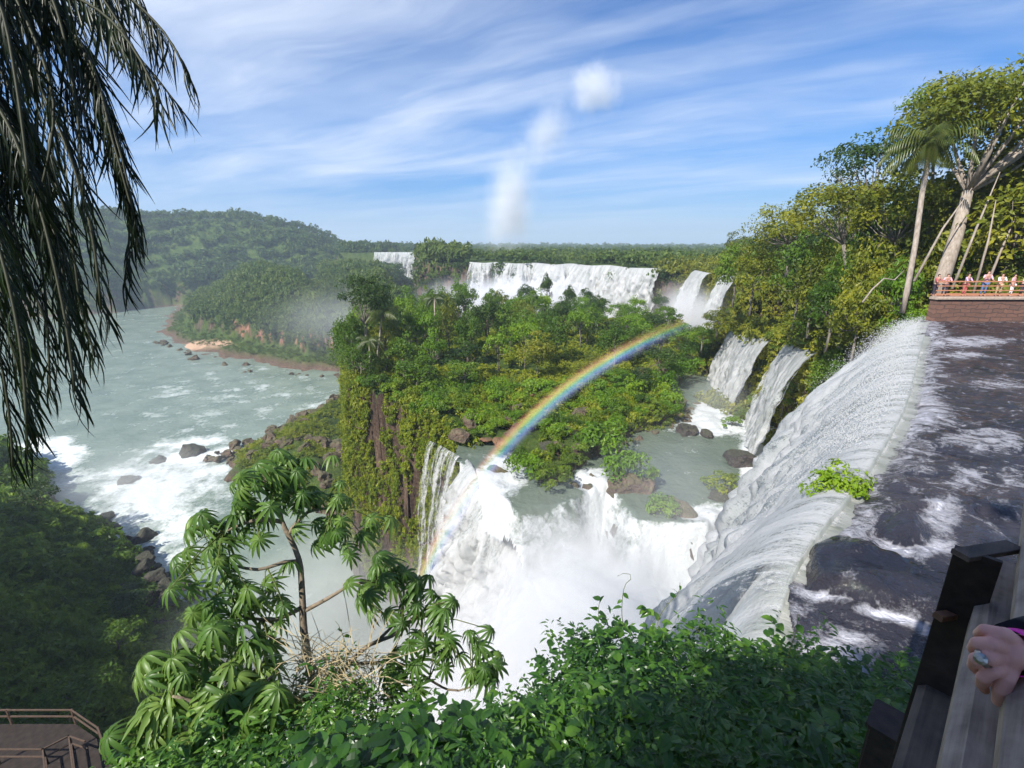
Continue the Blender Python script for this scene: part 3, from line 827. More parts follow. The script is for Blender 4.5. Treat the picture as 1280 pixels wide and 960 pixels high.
def leaves(C, Nn, ls, g=rng, asp=0.5, droop=0.3):
    """one folded diamond leaf per centre C, facing roughly Nn"""
    k = len(C)
    a = rand_unit(k, g)
    nn = Nn + 0.75 * rand_unit(k, g); nn /= np.linalg.norm(nn, axis=1)[:, None]
    t = np.cross(nn, a); t /= np.linalg.norm(t, axis=1)[:, None] + 1e-9
    t[:, 2] -= droop; t /= np.linalg.norm(t, axis=1)[:, None]
    b = np.cross(nn, t)
    L = ls * g.uniform(0.6, 1.3, (k, 1))
    w = L * asp * 0.5
    V = np.stack([C - t * L * 0.5, C + b * w + nn * w * 0.35, C + t * L * 0.5, C - b * w + nn * w * 0.35], 1).reshape(-1, 3)
    i = np.arange(k)[:, None] * 4
    return V, np.concatenate([i, i + 1, i + 2, i + 3], 1)


def clump_cloud(seed, R, Hh, nsub, per, ls, sub=0.36, low=-0.45, asp=0.5, flat=1.0):
    g = np.random.default_rng(seed)
    cs = rand_unit(nsub, g)
    cs[:, 2] = np.where(cs[:, 2] < low, -cs[:, 2] * 0.6, cs[:, 2])
    rr = g.uniform(0.35, 0.95, (nsub, 1)) ** 0.6
    cs = cs * rr * np.array([R, R, Hh])
    sr = sub * R * g.uniform(0.6, 1.25, nsub)
    C, Nn, tv = [], [], []
    for c, r in zip(cs, sr):
        d = rand_unit(per, g)
        d[:, 2] = np.abs(d[:, 2]) * np.where(g.uniform(size=per) < 0.78, 1, -0.6)
        rad_ = r * g.uniform(0.62, 1.05, (per, 1))
        C.append(c + d * rad_ * np.array([1, 1, 0.72 * flat])); Nn.append(d * 0.8 + (c / R) * 0.5 + np.array([0, 0, 0.35]))
        tv.append(np.full(per, g.uniform(0.0, 0.75)) + g.uniform(-0.12, 0.3, per))
    C, Nn, tv = np.concatenate(C), np.concatenate(Nn), np.concatenate(tv)
    Nn /= np.linalg.norm(Nn, axis=1)[:, None]
    V, Fq = leaves(C, Nn, ls, g, asp)
    return V, Fq, np.repeat(np.clip(tv, 0, 1), 4), cs


def scatter_mesh(name, pts, scales, variants, mat, kind='stuff', zs=1.0, parent=None, tintoff=None):
    Vs, Fs, Ts, n0 = [], [], [], 0
    for k, (p, s) in enumerate(zip(pts, scales)):
        V, Fq, tv, _ = variants[k % len(variants)]
        a = rng.uniform(0, 6.28); c, s_ = math.cos(a), math.sin(a)
        Rm = np.array([[c, -s_, 0], [s_, c, 0], [0, 0, 1]])
        Vs.append((V * np.array([s, s, s * zs * rng.uniform(0.8, 1.25)])) @ Rm.T + p)
        Fs.append(Fq + n0); n0 += len(V)
        to = rng.uniform(-0.25, 0.35) if tintoff is None else tintoff[k]
        Ts.append(np.clip(tv + to, 0, 1.2))
    o = mesh_np(name, np.concatenate(Vs), np.concatenate(Fs), mat, {'tint': np.concatenate(Ts)}, parent=parent)
    if kind: tag(o, kind=kind)
    return o


GR = np.stack([gx.ravel(), gy.ravel(), gz.ravel()], 1)      # ground samples, dense where the photo looks closely
AN = np.degrees(A_).ravel(); RR = R_.ravel()
inview = (np.abs(((AN + 180) % 360) - 180) < 56)


def pick(mask, k, seed=0):
    g = np.random.default_rng(seed)
    ids = np.nonzero(mask & inview)[0]
    if len(ids) == 0: return np.zeros((0, 3))
    w = (RR[ids] ** 0.0)
    return GR[g.choice(ids, min(k, len(ids)), replace=False)]


SL = np.hypot(np.gradient(gz, axis=0) / np.gradient(R_, axis=0), np.gradient(gz, axis=1) / (R_ * np.gradient(A_, axis=1))).ravel()
sd = {k: sdf(p, gx, gy).ravel() for k, p in (('PEN', PEN), ('HILL', HILL), ('ISL', ISLAND), ('RIGHT', RIGHT), ('RIV', RIVER), ('VAL', VALLEY), ('DEB', DEBRIS), ('CAM', CAMSIDE))}
GX, GY, GZ = GR.T
NZ = fbm(GX / 9, GY / 9, seed=301)

# --- far woods (each reads as one mass)
far_var = [clump_cloud(500 + i, 5.2, 3.6, 12, 9, 2.0) for i in range(8)]
m_ = (sd['HILL'] > 8) & (GZ > 26)
p_ = pick(m_, 3300, 1); tag(scatter_mesh('hill_forest', p_ + [0, 0, 4], (0.6 + 1.5 * rng.uniform(0, 1, len(p_)) ** 2.2), far_var, M['leaf_far'], zs=1.25, tintoff=0.45 * fbm(p_[:, 0] / 60, p_[:, 1] / 60, seed=410, oct=3) + rng.uniform(-0.2, 0.35, len(p_))), 'hazy green forest covering the hill beyond the river', kind='stuff')
m_ = (sd['HILL'] > 1) & (GZ > 2) & (GZ <= 28)
p_ = pick(m_, 500, 2); scatter_mesh('bank_scrub', p_ + [0, 0, 1], rng.uniform(0.4, 0.9, len(p_)), far_var, M['leaf_far'])
pen_var = [clump_cloud(520 + i, 3.6, 2.6, 12, 13, 1.15) for i in range(8)]
m_ = (sd['PEN'] > 3) & (GZ > 1.6)
p_ = pick(m_, 3000, 3); scatter_mesh('peninsula_forest', p_ + [0, 0, 1.0] + np.stack([0 * p_[:, 2], 0 * p_[:, 2], 3.0 * sstep(15, 40, p_[:, 2])], 1), 0.3 + 1.1 * sstep(3, 35, p_[:, 2]) + rng.uniform(-0.15, 0.7, len(p_)) ** 1.5 if False else 0.32 + (0.8 + 1.0 * rng.uniform(0, 1, len(p_)) ** 2) * sstep(2, 32, p_[:, 2]), pen_var, M['leaf_far'], zs=1.35, tintoff=0.5 * fbm(p_[:, 0] / 35, p_[:, 1] / 35, seed=411, oct=3) + rng.uniform(-0.2, 0.35, len(p_)))
sdF = sdf(FARLOW, gx, gy).ravel()
m_ = (sdF > 4) & (GZ > 14)
p_ = pick(m_, 900, 14); scatter_mesh('gorge_forest', p_ + [0, 0, 2.5], rng.uniform(0.9, 1.7, len(p_)), pen_var, M['leaf_far'], zs=1.3)
m_ = (sd['RIGHT'] > 6) & (GY > 200) & (RR < 2600) & (GZ > 45)
p_ = pick(m_, 2600, 4); scatter_mesh('distant_forest', p_ + [0, 0, 2.0], rng.uniform(0.6, 1.35, len(p_)) * (0.8 + sstep(400, 2600, np.hypot(p_[:, 0], p_[:, 1])) * 2.0), far_var, M['leaf_far'])
m_ = (GZ > 24) & (GZ < 34) & (GY > 150) & (GY < 285) & (sd['RIGHT'] < -6) & (GX > -66)
p_ = pick(m_, 420, 5); scatter_mesh('gorge_forest', p_ + [0, 0, 2.0], rng.uniform(0.9, 1.6, len(p_)), pen_var, M['leaf_far'], zs=1.4)

# --- low growth
low_var = [clump_cloud(540 + i, 1.0, 0.75, 7, 14, 0.34) for i in range(8)]
isl = (sd['ISL'] > 0.6)
water_clear = (zwater(GX, GY) + 0.5)
m_ = isl & (GZ > 42.3) & (SL < 1.5)
p_ = pick(m_ & (NZ > np.where(GY < 82, -0.08, -0.25)), 3000, 6)
scatter_mesh('island_undergrowth', p_ + [0, 0, 0.3], rng.uniform(0.6, 1.5, len(p_)), low_var, M['moss'], tintoff=0.15 + 0.6 * fbm(p_[:, 0] / 7, p_[:, 1] / 7, seed=414) + rng.uniform(-0.1, 0.3, len(p_)))
def pick_face(mask2, k, seed):
    """points spread over steep faces, by the height each cell spans"""
    g = np.random.default_rng(seed)
    dz0 = np.abs(gz[1:, :-1] - gz[:-1, :-1]); dz1 = np.abs(gz[:-1, 1:] - gz[:-1, :-1])
    w = (dz0 + dz1) * mask2[:-1, :-1] * (dz0 + dz1 > 0.5) * (np.abs(((np.degrees(A_[:-1, :-1]) + 180) % 360) - 180) < 56) * R_[:-1, :-1]
    w = w.ravel(); c = g.choice(len(w), k, p=w / w.sum())
    i, j = np.unravel_index(c, dz0.shape); a, b = g.uniform(size=(2, k, 1))
    G3 = np.stack([gx2, gy2, gz], -1)
    return G3[i, j] * (1 - a) * (1 - b) + G3[i + 1, j] * a * (1 - b) + G3[i, j + 1] * (1 - a) * b + G3[i + 1, j + 1] * a * b


m2_ = ((sd['ISL'] > -5) & (sd['ISL'] < 6) & (GY < 150) & (sd['RIGHT'] < -3)).reshape(gz.shape)
p_ = pick_face(m2_, 9000, 7)
nzc = fbm(p_[:, 0] / 4, p_[:, 1] / 4, p_[:, 2] / 13, seed=303)
p_ = p_[(nzc > -0.10) & (p_[:, 2] > 4) & ~((p_[:, 0] > -5) & (p_[:, 1] < 66))]
vine_var = [clump_cloud(560 + i, 0.9, 1.3, 6, 14, 0.32, asp=0.55) for i in range(8)]
scatter_mesh('cliff_creeper', p_ + [-0.3, -0.5, 0.2], rng.uniform(0.5, 1.25, len(p_)), vine_var, M['moss'], zs=1.5)
m2_ = ((sd['RIGHT'] > -6) & (sd['RIGHT'] < 14) & (GY > 38) & (GY < 200) & (sd['RIV'] < -1)).reshape(gz.shape)
p_ = pick_face(m2_, 6500, 17)
p_ = p_[p_[:, 2] > 43]
scatter_mesh('bank_creeper', p_ + [-0.3, -0.4, 0.2], rng.uniform(0.7, 1.5, len(p_)), vine_var, M['leaf_olive'], zs=1.4)
m2_ = ((GY > 195) & (GZ > -3) & (R_.ravel() < 900)).reshape(gz.shape)
p_ = pick_face(m2_, 1500, 18)
scatter_mesh('cliff_forest', p_[p_[:, 2] > 12] + [0, -2, 0], rng.uniform(0.6, 1.2, int((p_[:, 2] > 12).sum())), pen_var, M['leaf_far'], zs=1.3)
m_ = (sd['DEB'] > 2) & (sd['ISL'] < -1) & (GZ < 30) & (GZ > 2.5)
p_ = pick(m_ & (NZ > -0.05), 1000, 8)
scatter_mesh('shore_scrub', p_ + [0, 0, 0.4], rng.uniform(0.5, 1.6, len(p_)), low_var, M['moss'], tintoff=0.25 + 0.6 * fbm(p_[:, 0] / 8, p_[:, 1] / 8, seed=413) + rng.uniform(-0.1, 0.3, len(p_)))
val_var = [clump_cloud(580 + i, 1.1, 0.9, 8, 16, 0.42) for i in range(8)]
m_ = (sd['VAL'] > 2.0) & (GZ > 1.5) & (GZ < 62)
p_ = pick(m_, 5200, 9)
scatter_mesh('valley_scrub', p_ + [0, 0, 0.4], rng.uniform(0.3, 1.0, len(p_)) ** 1.6 * 1.5 * (0.5 + np.hypot(p_[:, 0], p_[:, 1]) / 75), val_var, M['leaf_mid'], tintoff=0.9 * fbm(p_[:, 0] / 9, p_[:, 1] / 9, seed=412, oct=3) + rng.uniform(-0.3, 0.3, len(p_)))
m_ = (sd['RIGHT'] > -0.5) & (sd['RIV'] < -0.7) & ~((GX > 29.5) & (GY < 40)) & (GY > 33) & (GY < 215) & (GZ > 41) & (RR < 230)
p_ = pick(m_, 7500, 10)
scatter_mesh('jungle_undergrowth', p_ + [0, 0, 0.4], rng.uniform(0.6, 1.7, len(p_)) * (0.7 + np.hypot(p_[:, 0], p_[:, 1]) / 110), low_var, M['leaf_olive'], zs=1.3)


# --- individual trees and shrubs: shared crown meshes, every plant an object of its own
def crown_mesh(name, seed, R, Hh, nsub, per, ls, mat, **kw):
    V, Fq, tv, cs = clump_cloud(seed, R, Hh, nsub, per, ls, **kw)
    o = mesh_np(name, V, Fq, mat, {'tint': tv}, link=False)
    return o, cs


def trunk_mb(cs, z0, base_r, R, lean=(0, 0)):
    b = MB()
    top = np.array([lean[0], lean[1], z0 * 0.98])
    pts = [np.array([0, 0, -0.8]), np.array([lean[0]*0.2+0.05*R, lean[1]*0.2, z0*0.3]), np.array([lean[0]*0.6-0.04*R, lean[1]*0.6, z0*0.65]), top]
    b.tube(pts, [base_r*1.3, base_r, base_r*0.8, base_r*0.5], 8, jit=0.08)
    for c in cs[:9]:
        c = c + np.array([lean[0], lean[1], z0])
        mid = (pts[2] * 0.5 + c * 0.5) + np.array([0, 0, -0.1 * R])
        b.tube([pts[2] * 0.9 + top * 0.1, mid, c], [base_r*0.42, base_r*0.25, base_r*0.08], 5)
    return b


PROTO = []
def proto(kind, seed, R, Hh, z0, nsub, per, ls, mat, bark, br, **kw):
    c, cs = crown_mesh('crown', seed, R, Hh, nsub, per, ls, M[mat], **kw)
    c.location = (0, 0, z0)
    t = trunk_mb(cs, z0, br, R).build('trunk', M[bark], smooth=True, link=False)
    PROTO.append((kind, c, t, z0 + Hh))
    return len(PROTO) - 1


K = {}
K['full'] = [proto('tree', 690 + i, 3.3, 3.5, 3.6, 40, 56, 0.42, 'leaf_mid', 'bark_grey', 0.16) for i in range(2)]
K['fullolive'] = [proto('tree', 694 + i, 3.3, 3.6, 3.6, 40, 56, 0.42, 'leaf_olive', 'bark_grey', 0.16) for i in range(2)]
K['mid'] = [proto('tree', 700 + i, 3.2, 2.4, 5.2, 26, 62, 0.42, 'leaf_mid', 'bark_grey', 0.16) for i in range(3)]
K['dark'] = [proto('tree', 710 + i, 3.4, 2.6, 5.4, 26, 64, 0.45, 'leaf_dark', 'bark_brown', 0.18) for i in range(2)]
K['olive'] = [proto('tree', 720 + i, 3.0, 2.6, 5.0, 24, 60, 0.42, 'leaf_olive', 'bark_grey', 0.15) for i in range(3)]
K['bright'] = [proto('tree', 730 + i, 2.9, 2.2, 4.4, 22, 64, 0.40, 'leaf_bright', 'bark_grey', 0.14) for i in range(2)]
K['shrub'] = [proto('shrub', 740 + i, 1.6, 1.15, 0.9, 16, 60, 0.30, 'leaf_mid', 'bark_brown', 0.05) for i in range(2)]
K['lime'] = [proto('shrub', 750 + i, 1.7, 1.1, 0.8, 16, 64, 0.30, 'leaf_bright', 'bark_brown', 0.05) for i in range(2)]
K['rust'] = [proto('shrub', 760 + i, 1.6, 1.0, 0.8, 16, 60, 0.28, 'moss', 'bark_brown', 0.05) for i in range(2)]
TONE = {'full': 'mid green', 'fullolive': 'olive yellow-green', 'mid': 'mid green', 'dark': 'dark green', 'olive': 'olive yellow-green', 'bright': 'bright green', 'shrub': 'mid green', 'lime': 'lime green', 'rust': 'yellowish'}


def project(p):
    d = np.asarray(p, float) - np.array([0, 0, EYE])
    dep = d[1] * CP - d[2] * SP
    up_ = d[1] * SP + d[2] * CP
    return 640 + F * d[0] / dep, 480 - F * up_ / dep, dep


PLANTS = []       # (root, tone, kind, size word, zone, px)


def plant(key, p, s, zone, group, hz=1.0, top=None):
    i = K[key][int(rng.integers(0, len(K[key])))]
    kind, c, t, hh = PROTO[i]
    if top is not None: hz = max(0.25, (top - p[2]) / (hh * s))
    name = 'jungle_tree' if kind == 'tree' else 'shrub'
    r = empty(name, tuple(p), rng.uniform(0, 6.28))
    r.scale = (s, s, s * hz)
    for src in (t, c):
        o = src.copy(); COL.objects.link(o); o.parent = r
    r['category'] = 'tree' if kind == 'tree' else 'shrub'
    r['group'] = group
    h = hh * s * hz
    PLANTS.append([r, TONE[key], kind, p, h, zone, project(p + np.array([0, 0, h]))])
    return r


def poisson(mask, k, dmin, seed):
    c = pick(mask, 9000, seed)
    out = []
    for p in c:
        if all((p[0]-q[0])**2 + (p[1]-q[1])**2 > dmin**2 for q in out):
            out.append(p)
            if len(out) >= k: break
    return out


# a few larger plants on the shaded slope
valm = (sd['VAL'] > 6) & (GZ > 3) & (GZ < 45) & (GY > 20)
for p in poisson(valm, 34, 6.0, 25):
    plant(rng.choice(['shrub', 'dark', 'lime', 'mid', 'shrub']), p, rng.uniform(0.8, 1.5), 'on the shaded slope below', 'plants of the shaded slope', hz=rng.uniform(0.5, 0.9))
# island woods
back = isl & (sd['ISL'] > 2.0) & (GY > 84)
for p in poisson(back, 92, 5.2, 21):
    px, py, dep = project(p)
    d_ = -sdf([(q[0], q[1]) for q in ISLAND], np.array([p[0]]), np.array([p[1]]))[0]
    key = rng.choice(['full', 'mid', 'dark', 'fullolive', 'bright'], p=[.34, .14, .16, .18, .18])
    s = rng.uniform(1.0, 1.4)
    h = (12.5 - 4.5 * sstep(560, 800, px)) * rng.uniform(0.75, 1.2) * (0.62 + 0.38 * sstep(84, 105, p[1]))
    zone = 'at the back of the island' if p[1] > 128 else ('at the left end of the island wood' if px < 560 else ('in the middle of the island wood' if px < 700 else 'on the right end of the island wood'))
    plant(key, p, s, zone, 'trees of the island wood', top=p[2] + h)
front = isl & (sd['ISL'] > 0.8) & (GY <= 88) & (GZ > 42.2)
for p in poisson(front & ~((GX > -2) & (GX < 6) & (GY < 66)), 100, 2.2, 22):
    px, py, dep = project(p)
    key = rng.choice(['shrub', 'lime', 'rust', 'lime', 'lime'])
    zone = 'above the brown cliff of the island' if px < 590 else ('by the thin falls on the island front' if px < 680 else 'on the marshy ledges by the pool')
    plant(key, p, rng.uniform(0.75, 1.5) * (0.75 + 0.45 * sstep(60, 86, p[1])), zone, 'shrubs on the front of the island')

# jungle bank on the right
bankm = (sd['RIGHT'] > 1.0) & (sd['RIV'] < -2.0) & (GY > 37) & (GY < 200) & (GZ > 43) & (AN < 50) & (AN > 10)
FALLC = [(P(945, 415, 54.5)[:2], 4.5), (P(1010, 432, 56)[:2], 3.5), (P(925, 470, 48)[:2], 5.0), (P(970, 540, 45)[:2], 5.0), (np.array([71, 182]), 13), (np.array([70, 155]), 12)]
for p in poisson(bankm, 150, 3.7, 23):
    if any(np.hypot(*(p[:2] - c)) < r for c, r in FALLC): continue
    if p[0] > 29.5 and p[1] < 41.5: continue
    px, py, dep = project(p)
    key = rng.choice(['fullolive', 'full', 'dark', 'bright', 'olive'], p=[.44, .28, .08, .08, .12])
    dist = p[1]
    # the height of the skyline the photo shows over each bearing
    sky_y = np.interp(px, [860, 900, 940, 1000, 1050, 1100, 1150, 1200, 1290], [300, 290, 270, 245, 222, 205, 205, 170, 160])
    tz = EYE + (ray(px, sky_y)[2]) * dep
    h = min(tz - p[2], 15.0) * rng.uniform(0.7, 1.0)
    h = max(h, 3.5) if p[2] > 55 else rng.uniform(3.0, 6.0)
    s = float(np.clip(h / 7.5, 0.8, 1.7)) * rng.uniform(0.9, 1.1)
    zone = 'high on the jungle bank' if py < 400 else 'low on the bank by the small falls'
    if px > 1120: zone = 'behind the stone walkway wall'
    plant(key, p, s, zone, 'trees of the jungle bank', top=p[2] + h)
edge = (sd['RIGHT'] > -0.5) & (sd['RIGHT'] < 5) & (sd['RIV'] < -1.0) & (GY > 37) & (GY < 110) & (GZ > 42)
for p in poisson(edge, 60, 2.2, 24):
    if any(np.hypot(*(p[:2] - c)) < r * 0.8 for c, r in FALLC): continue
    if p[0] > 29.5 and p[1] < 41.5: continue
    plant(rng.choice(['shrub', 'lime', 'rust']), p, rng.uniform(0.9, 1.7), 'hanging over the edge of the jungle bank', 'shrubs on the edge of the jungle bank')

# plants picked out one by one in the photo
def named(key, px, t, ytop, s, label, name='tree', ybase=None, cat='tree', group=None):
    pt = D(px, ytop, t)
    gz_ = float(H(np.array([pt[0]]), np.array([pt[1]]))[0])
    r = plant(key, np.array([pt[0], pt[1], gz_]), s, '', group or 'single trees', top=pt[2])
    PLANTS.pop()
    r['label'] = label; r['category'] = cat
    if not group: del r['group']
    return r


named('mid', 436, 95, 392, 0.95, 'leaning vine-draped tree below the tall dark one at the island corner')
named('dark', 684, 165, 344, 0.8, 'small dark round tree standing out in front of the white horseshoe falls')
named('dark', 712, 160, 358, 0.8, 'lower dark tree beside the round one before the horseshoe falls')
named('bright', 540, 92, 420, 1.0, 'brightest green round tree in the middle of the island')

for (px, t, yt, s_, key) in ((1000, 66, 395, 1.1, 'fullolive'), (1035, 60, 380, 1.0, 'full'), (1062, 56, 385, 1.0, 'fullolive'), (1020, 62, 445, 0.8, 'dark'), (1050, 53, 440, 0.85, 'full'), (1085, 48, 400, 0.9, 'fullolive'),
                            (985, 68, 470, 0.7, 'full'), (1040, 50, 480, 0.75, 'dark'), (1075, 45, 450, 0.7, 'full'), (900, 95, 385, 1.0, 'fullolive'), (880, 100, 405, 0.9, 'full'), (1110, 42, 385, 0.7, 'fullolive'), (1140, 40, 375, 0.6, 'bright')):
    pt = D(px, yt, t)
    gz_ = float(H(np.array([pt[0]]), np.array([pt[1]]))[0]); gz_ = max(gz_, pt[2] - 5.5)
    plant(key, np.array([pt[0], pt[1], gz_]), s_, 'between the small falls and great waterfall' if px > 950 else 'on the bank left of the small falls', 'trees of the jungle bank', top=pt[2])
# ------------------------------------------------------------------ rocks
def rock_mesh(name, seed, r, mat, sub=4, link=False):
    bm = bmesh.new(); bmesh.ops.create_icosphere(bm, subdivisions=sub, radius=1.0)
    V = np.array([v.co for v in bm.verts]); Fc = np.array([[v.index for v in f.verts] for f in bm.faces]); bm.free()
    d = 1 + 0.35 * fbm(V[:, 0] * 1.1, V[:, 1] * 1.1, V[:, 2] * 1.1, seed=seed, oct=2)
    blk = V.copy()
    gk = np.random.default_rng(seed)
    for _ in range(11):
        nn = gk.normal(size=3); nn /= np.linalg.norm(nn); c = gk.uniform(0.45, 0.8)
        ex = np.clip(blk @ nn - c, 0, None); blk = blk - ex[:, None] * nn * 0.93
    V = blk * d[:, None]
    V += 0.16 * np.stack([fbm(V[:, 0] * 3, V[:, 1] * 3, V[:, 2] * 3, seed=seed + k, oct=4) for k in (1, 2, 3)], 1)
    V *= np.array(r)
    return mesh_np(name, V, Fc, mat, link=link, smooth=False)


RP = [rock_mesh('boulder', 900 + i, (1, 0.8, 0.6), M['rock_dark'], 4) for i in range(4)]
RB = [rock_mesh('boulder', 910 + i, (1, 0.85, 0.62), M['rock_brown'], 4) for i in range(4)]


def boulder(px, py, z, wpx, label, src=RP, flat=0.7, group=None, moss=None):
    p = P(px, py, z); dep = project(p)[2]; r = wpx / 2 / F * dep
    o = src[int(rng.integers(0, 4))].copy(); o.name = 'boulder'; COL.objects.link(o)
    o.location = tuple(p); o.scale = (r, r, r * flat * 1.6); o.rotation_euler = (0, 0, rng.uniform(0, 6.28))
    tag(o, label, 'rock', group)
    return o


boulder(933, 578, 42.2, 52, 'large dark wet boulder between pool and foot of the great waterfall')
boulder(860, 540, 42.2, 34, 'dark boulder at the right end of the marshy ledge by the green pool')
boulder(884, 543, 42.2, 20, 'small dark boulder awash beside the marshy ledge, next to the foaming pool inlet')
boulder(835, 500, 42.6, 50, 'flat reddish rock ledge under bright grass at the pool head', src=RB)
boulder(790, 610, 42.0, 70, 'brown rock with a round lime bush, in the middle of the pool outlet', src=RB, flat=0.5)
boulder(835, 635, 41.6, 70, 'long sloping brown rock running from the round bush down into the mist', src=RB, flat=0.35)
boulder(905, 622, 41.8, 60, 'mossy low rock between the pool and the white foam of the great fall', flat=0.5)
boulder(685, 560, 42.6, 36, 'dark rock with a grassy cap beside the thin falls', flat=0.7)
boulder(618, 590, 41.8, 34, 'reddish rock where the thin stream tips over the cliff', src=RB, flat=0.5)
boulder(648, 628, 40.6, 40, 'brown rock on the lip of the second cascade', src=RB, flat=0.5)
boulder(604, 606, 40.6, 24, 'small brown rock at the very edge of the cliff beside the second cascade', src=RB, flat=0.6)
boulder(700, 700, 35.0, 60, 'grey rock half lost in spray under the pool outlet')
boulder(820, 715, 35.0, 40, 'small grey rock nearly buried in white foam at the basin')
boulder(1098, 414, 61.5, 26, 'rounded pale brown boulder where the great waterfall begins', src=RB, flat=1.0)
boulder(130, 648, 0.4, 26, 'broad dark rock standing in the misty rapids by the shaded slope')
boulder(160, 600, 0.2, 36, 'long dark rock shelf half hidden by mist beyond the shaded slope', flat=0.35)
boulder(182, 672, 0.2, 30, 'small dark rock in white rapids nearest the shaded slope tip')
boulder(198, 576, 0.1, 30, 'low flat rock in the river left of the rocky spit', flat=0.4)
boulder(240, 566, 0.2, 44, 'dark rock at the outer end of the rocky spit', flat=0.6)
boulder(1060, 600, 64.2, 50, 'rock under the grass tuft on the lip of the great waterfall', flat=0.4)
boulder(1110, 655, 64.35, 60, 'wet black rock hump among foam near the lip of the great waterfall', flat=0.22)
boulder(1045, 700, 64.30, 70, 'flat dark ledge at the near lip of the great waterfall', flat=0.16)
boulder(1062, 792, 64.25, 50, 'small wet rock in the foam nearest the leafy bank', flat=0.25)
# spit of broken rock below the island cliff, and the shores
def along(pts, k, z, w, label, group, src=RB, jit=8):
    L = smooth_line([P(a, b, z) for a, b in pts], 1.0)
    for i in range(k):
        q = L[int(rng.integers(0, len(L)))] + np.array([rng.normal(0, jit / 8), rng.normal(0, jit / 8), 0])
        dep = project(q)[2]; r = rng.uniform(*w) / 2 / F * dep
        gzz = float(H(np.array([q[0]]), np.array([q[1]]))[0])
        o = src[int(rng.integers(0, 4))].copy(); o.name = 'boulder'; COL.objects.link(o)
        o.location = (q[0], q[1], max(gzz, z - 0.2)); o.scale = (r, r * rng.uniform(.7, 1.2), r * rng.uniform(.6, 1.3)); o.rotation_euler = (rng.uniform(-.3, .3), rng.uniform(-.3, .3), rng.uniform(0, 6.28))
        tag(o, label, 'rock', group)


along([(440, 500), (395, 518), (350, 545), (310, 560), (270, 575)], 95, 1.0, (7, 22), 'reddish brown boulder on the rocky spit below the island cliff', 'boulders of the rocky spit', jit=26)
along([(75, 650), (150, 675), (185, 720), (235, 745)], 46, 0.5, (8, 26), 'dark boulder along the foot of the shaded green slope', 'boulders at the foot of the shaded slope', src=RP, jit=14)
along([(300, 575), (350, 560), (400, 560), (440, 560), (400, 600)], 42, 4.5, (10, 32), 'reddish brown rock among lime scrub below the island cliff', 'rocks in the scrub below the island cliff', jit=34)
along([(560, 535), (640, 520), (700, 560), (740, 520), (800, 490), (840, 470)], 34, 43.5, (12, 34), 'brown rock showing between the bushes of the island front', 'rocks between the island bushes', jit=22)
along([(150, 690), (200, 740), (225, 790), (180, 800), (120, 760)], 26, 6.0, (8, 30), 'grey boulder among the scrub of the shaded slope', 'boulders in the shaded scrub', src=RP, jit=22)
along([(195, 428), (262, 449), (300, 457), (350, 466), (430, 470)], 34, 0.3, (4, 12), 'brown boulder along the shore of the forested peninsula', 'boulders on the peninsula shore', jit=22)
along([(672, 600), (720, 606), (750, 590), (768, 566), (800, 545), (850, 527), (866, 500)], 55, 42.0, (6, 17), 'brown rock edging the marshy ledges by the pool', 'rocks edging the marshy ledges', jit=5)
along([(600, 520), (640, 500), (680, 505), (650, 540), (620, 550)], 18, 43.2, (10, 24), 'reddish flat rock beside the thin stream on the island front', 'reddish rocks by the thin stream', src=[rock_mesh('boulder', 920 + i, (1, .85, .4), M['rock_red'], 3) for i in range(4)], jit=8)

# grass tuft on the lip and capping bushes on the pool rocks
for (a, b, z, s, key, lab) in ((1048, 602, 64.55, 0.42, 'lime', 'bright grass tuft growing on the lip of the great waterfall'),
                               (662, 592, 42.9, 1.5, 'lime', 'lime bush above the lip of the second cascade, left one'),
                               (690, 602, 42.9, 1.4, 'rust', 'yellowish bush above the lip of the second cascade, right one'),
                               (640, 572, 43.2, 1.1, 'shrub', 'small bush between the thin stream and the second cascade'),
                               (785, 596, 42.8, 1.9, 'lime', 'round lime bush on the brown rock in the pool outlet'),
                               (900, 608, 42.3, 1.3, 'rust', 'yellowish bush capping the mossy low rock by the foam'),
                               (830, 640, 42.0, 1.2, 'lime', 'small bush on the long rock running into the mist'),
                               (950, 520, 43.0, 1.9, 'lime', 'lime grass mound between the two small falls'),
                               (915, 530, 42.6, 0.9, 'lime', 'small lime grass mound at the pool edge below the falls'),
                               (690, 548, 43.2, 1.3, 'rust', 'grassy cap on the dark rock beside the thin falls'),
                               (748, 560, 43.2, 2.2, 'lime', 'widest bright lime bush on the ledge above the pool outlet'),
                               (850, 470, 43.5, 2.4, 'lime', 'bright green grass cap on the reddish ledge at the pool head')):
    r = plant(key, P(a, b, z) - [0, 0, 0.5], s, '', 'x'); PLANTS.pop()
    r['label'] = lab; del r['group']

# ------------------------------------------------------------------ mist, haze, rainbow
def mist_mat(name, dens, nscale, thr=0.35, col=(0.985, 0.99, 1.0), g=-0.1, soft=0.0):
    m, nt = newmat(name); n = N(nt)
    tc = n('ShaderNodeTexCoord'); ge = n('ShaderNodeNewGeometry')
    ln = n('ShaderNodeVectorMath', {0: tc.outputs['Object']}, operation='LENGTH')
    no = n.noise(ge.outputs['Position'], nscale, 5, 0.65)
    fall = n('ShaderNodeMapRange', {0: ln.outputs['Value'], 1: 1.0, 2: soft, 3: 0.0, 4: 1.0}, interpolation_type='SMOOTHSTEP')
    k = n('ShaderNodeMapRange', {0: n.math('MULTIPLY_ADD', fall.outputs[0], 0.55, no.outputs[0]), 1: thr + 0.3, 2: thr + 0.75, 3: 0.0, 4: dens})
    dn = n.math('MULTIPLY', k.outputs[0], fall.outputs[0])
    v = n('ShaderNodeVolumePrincipled', {'Color': (*col, 1), 'Density': dn, 'Anisotropy': g})
    n.out(vol=v)
    return m


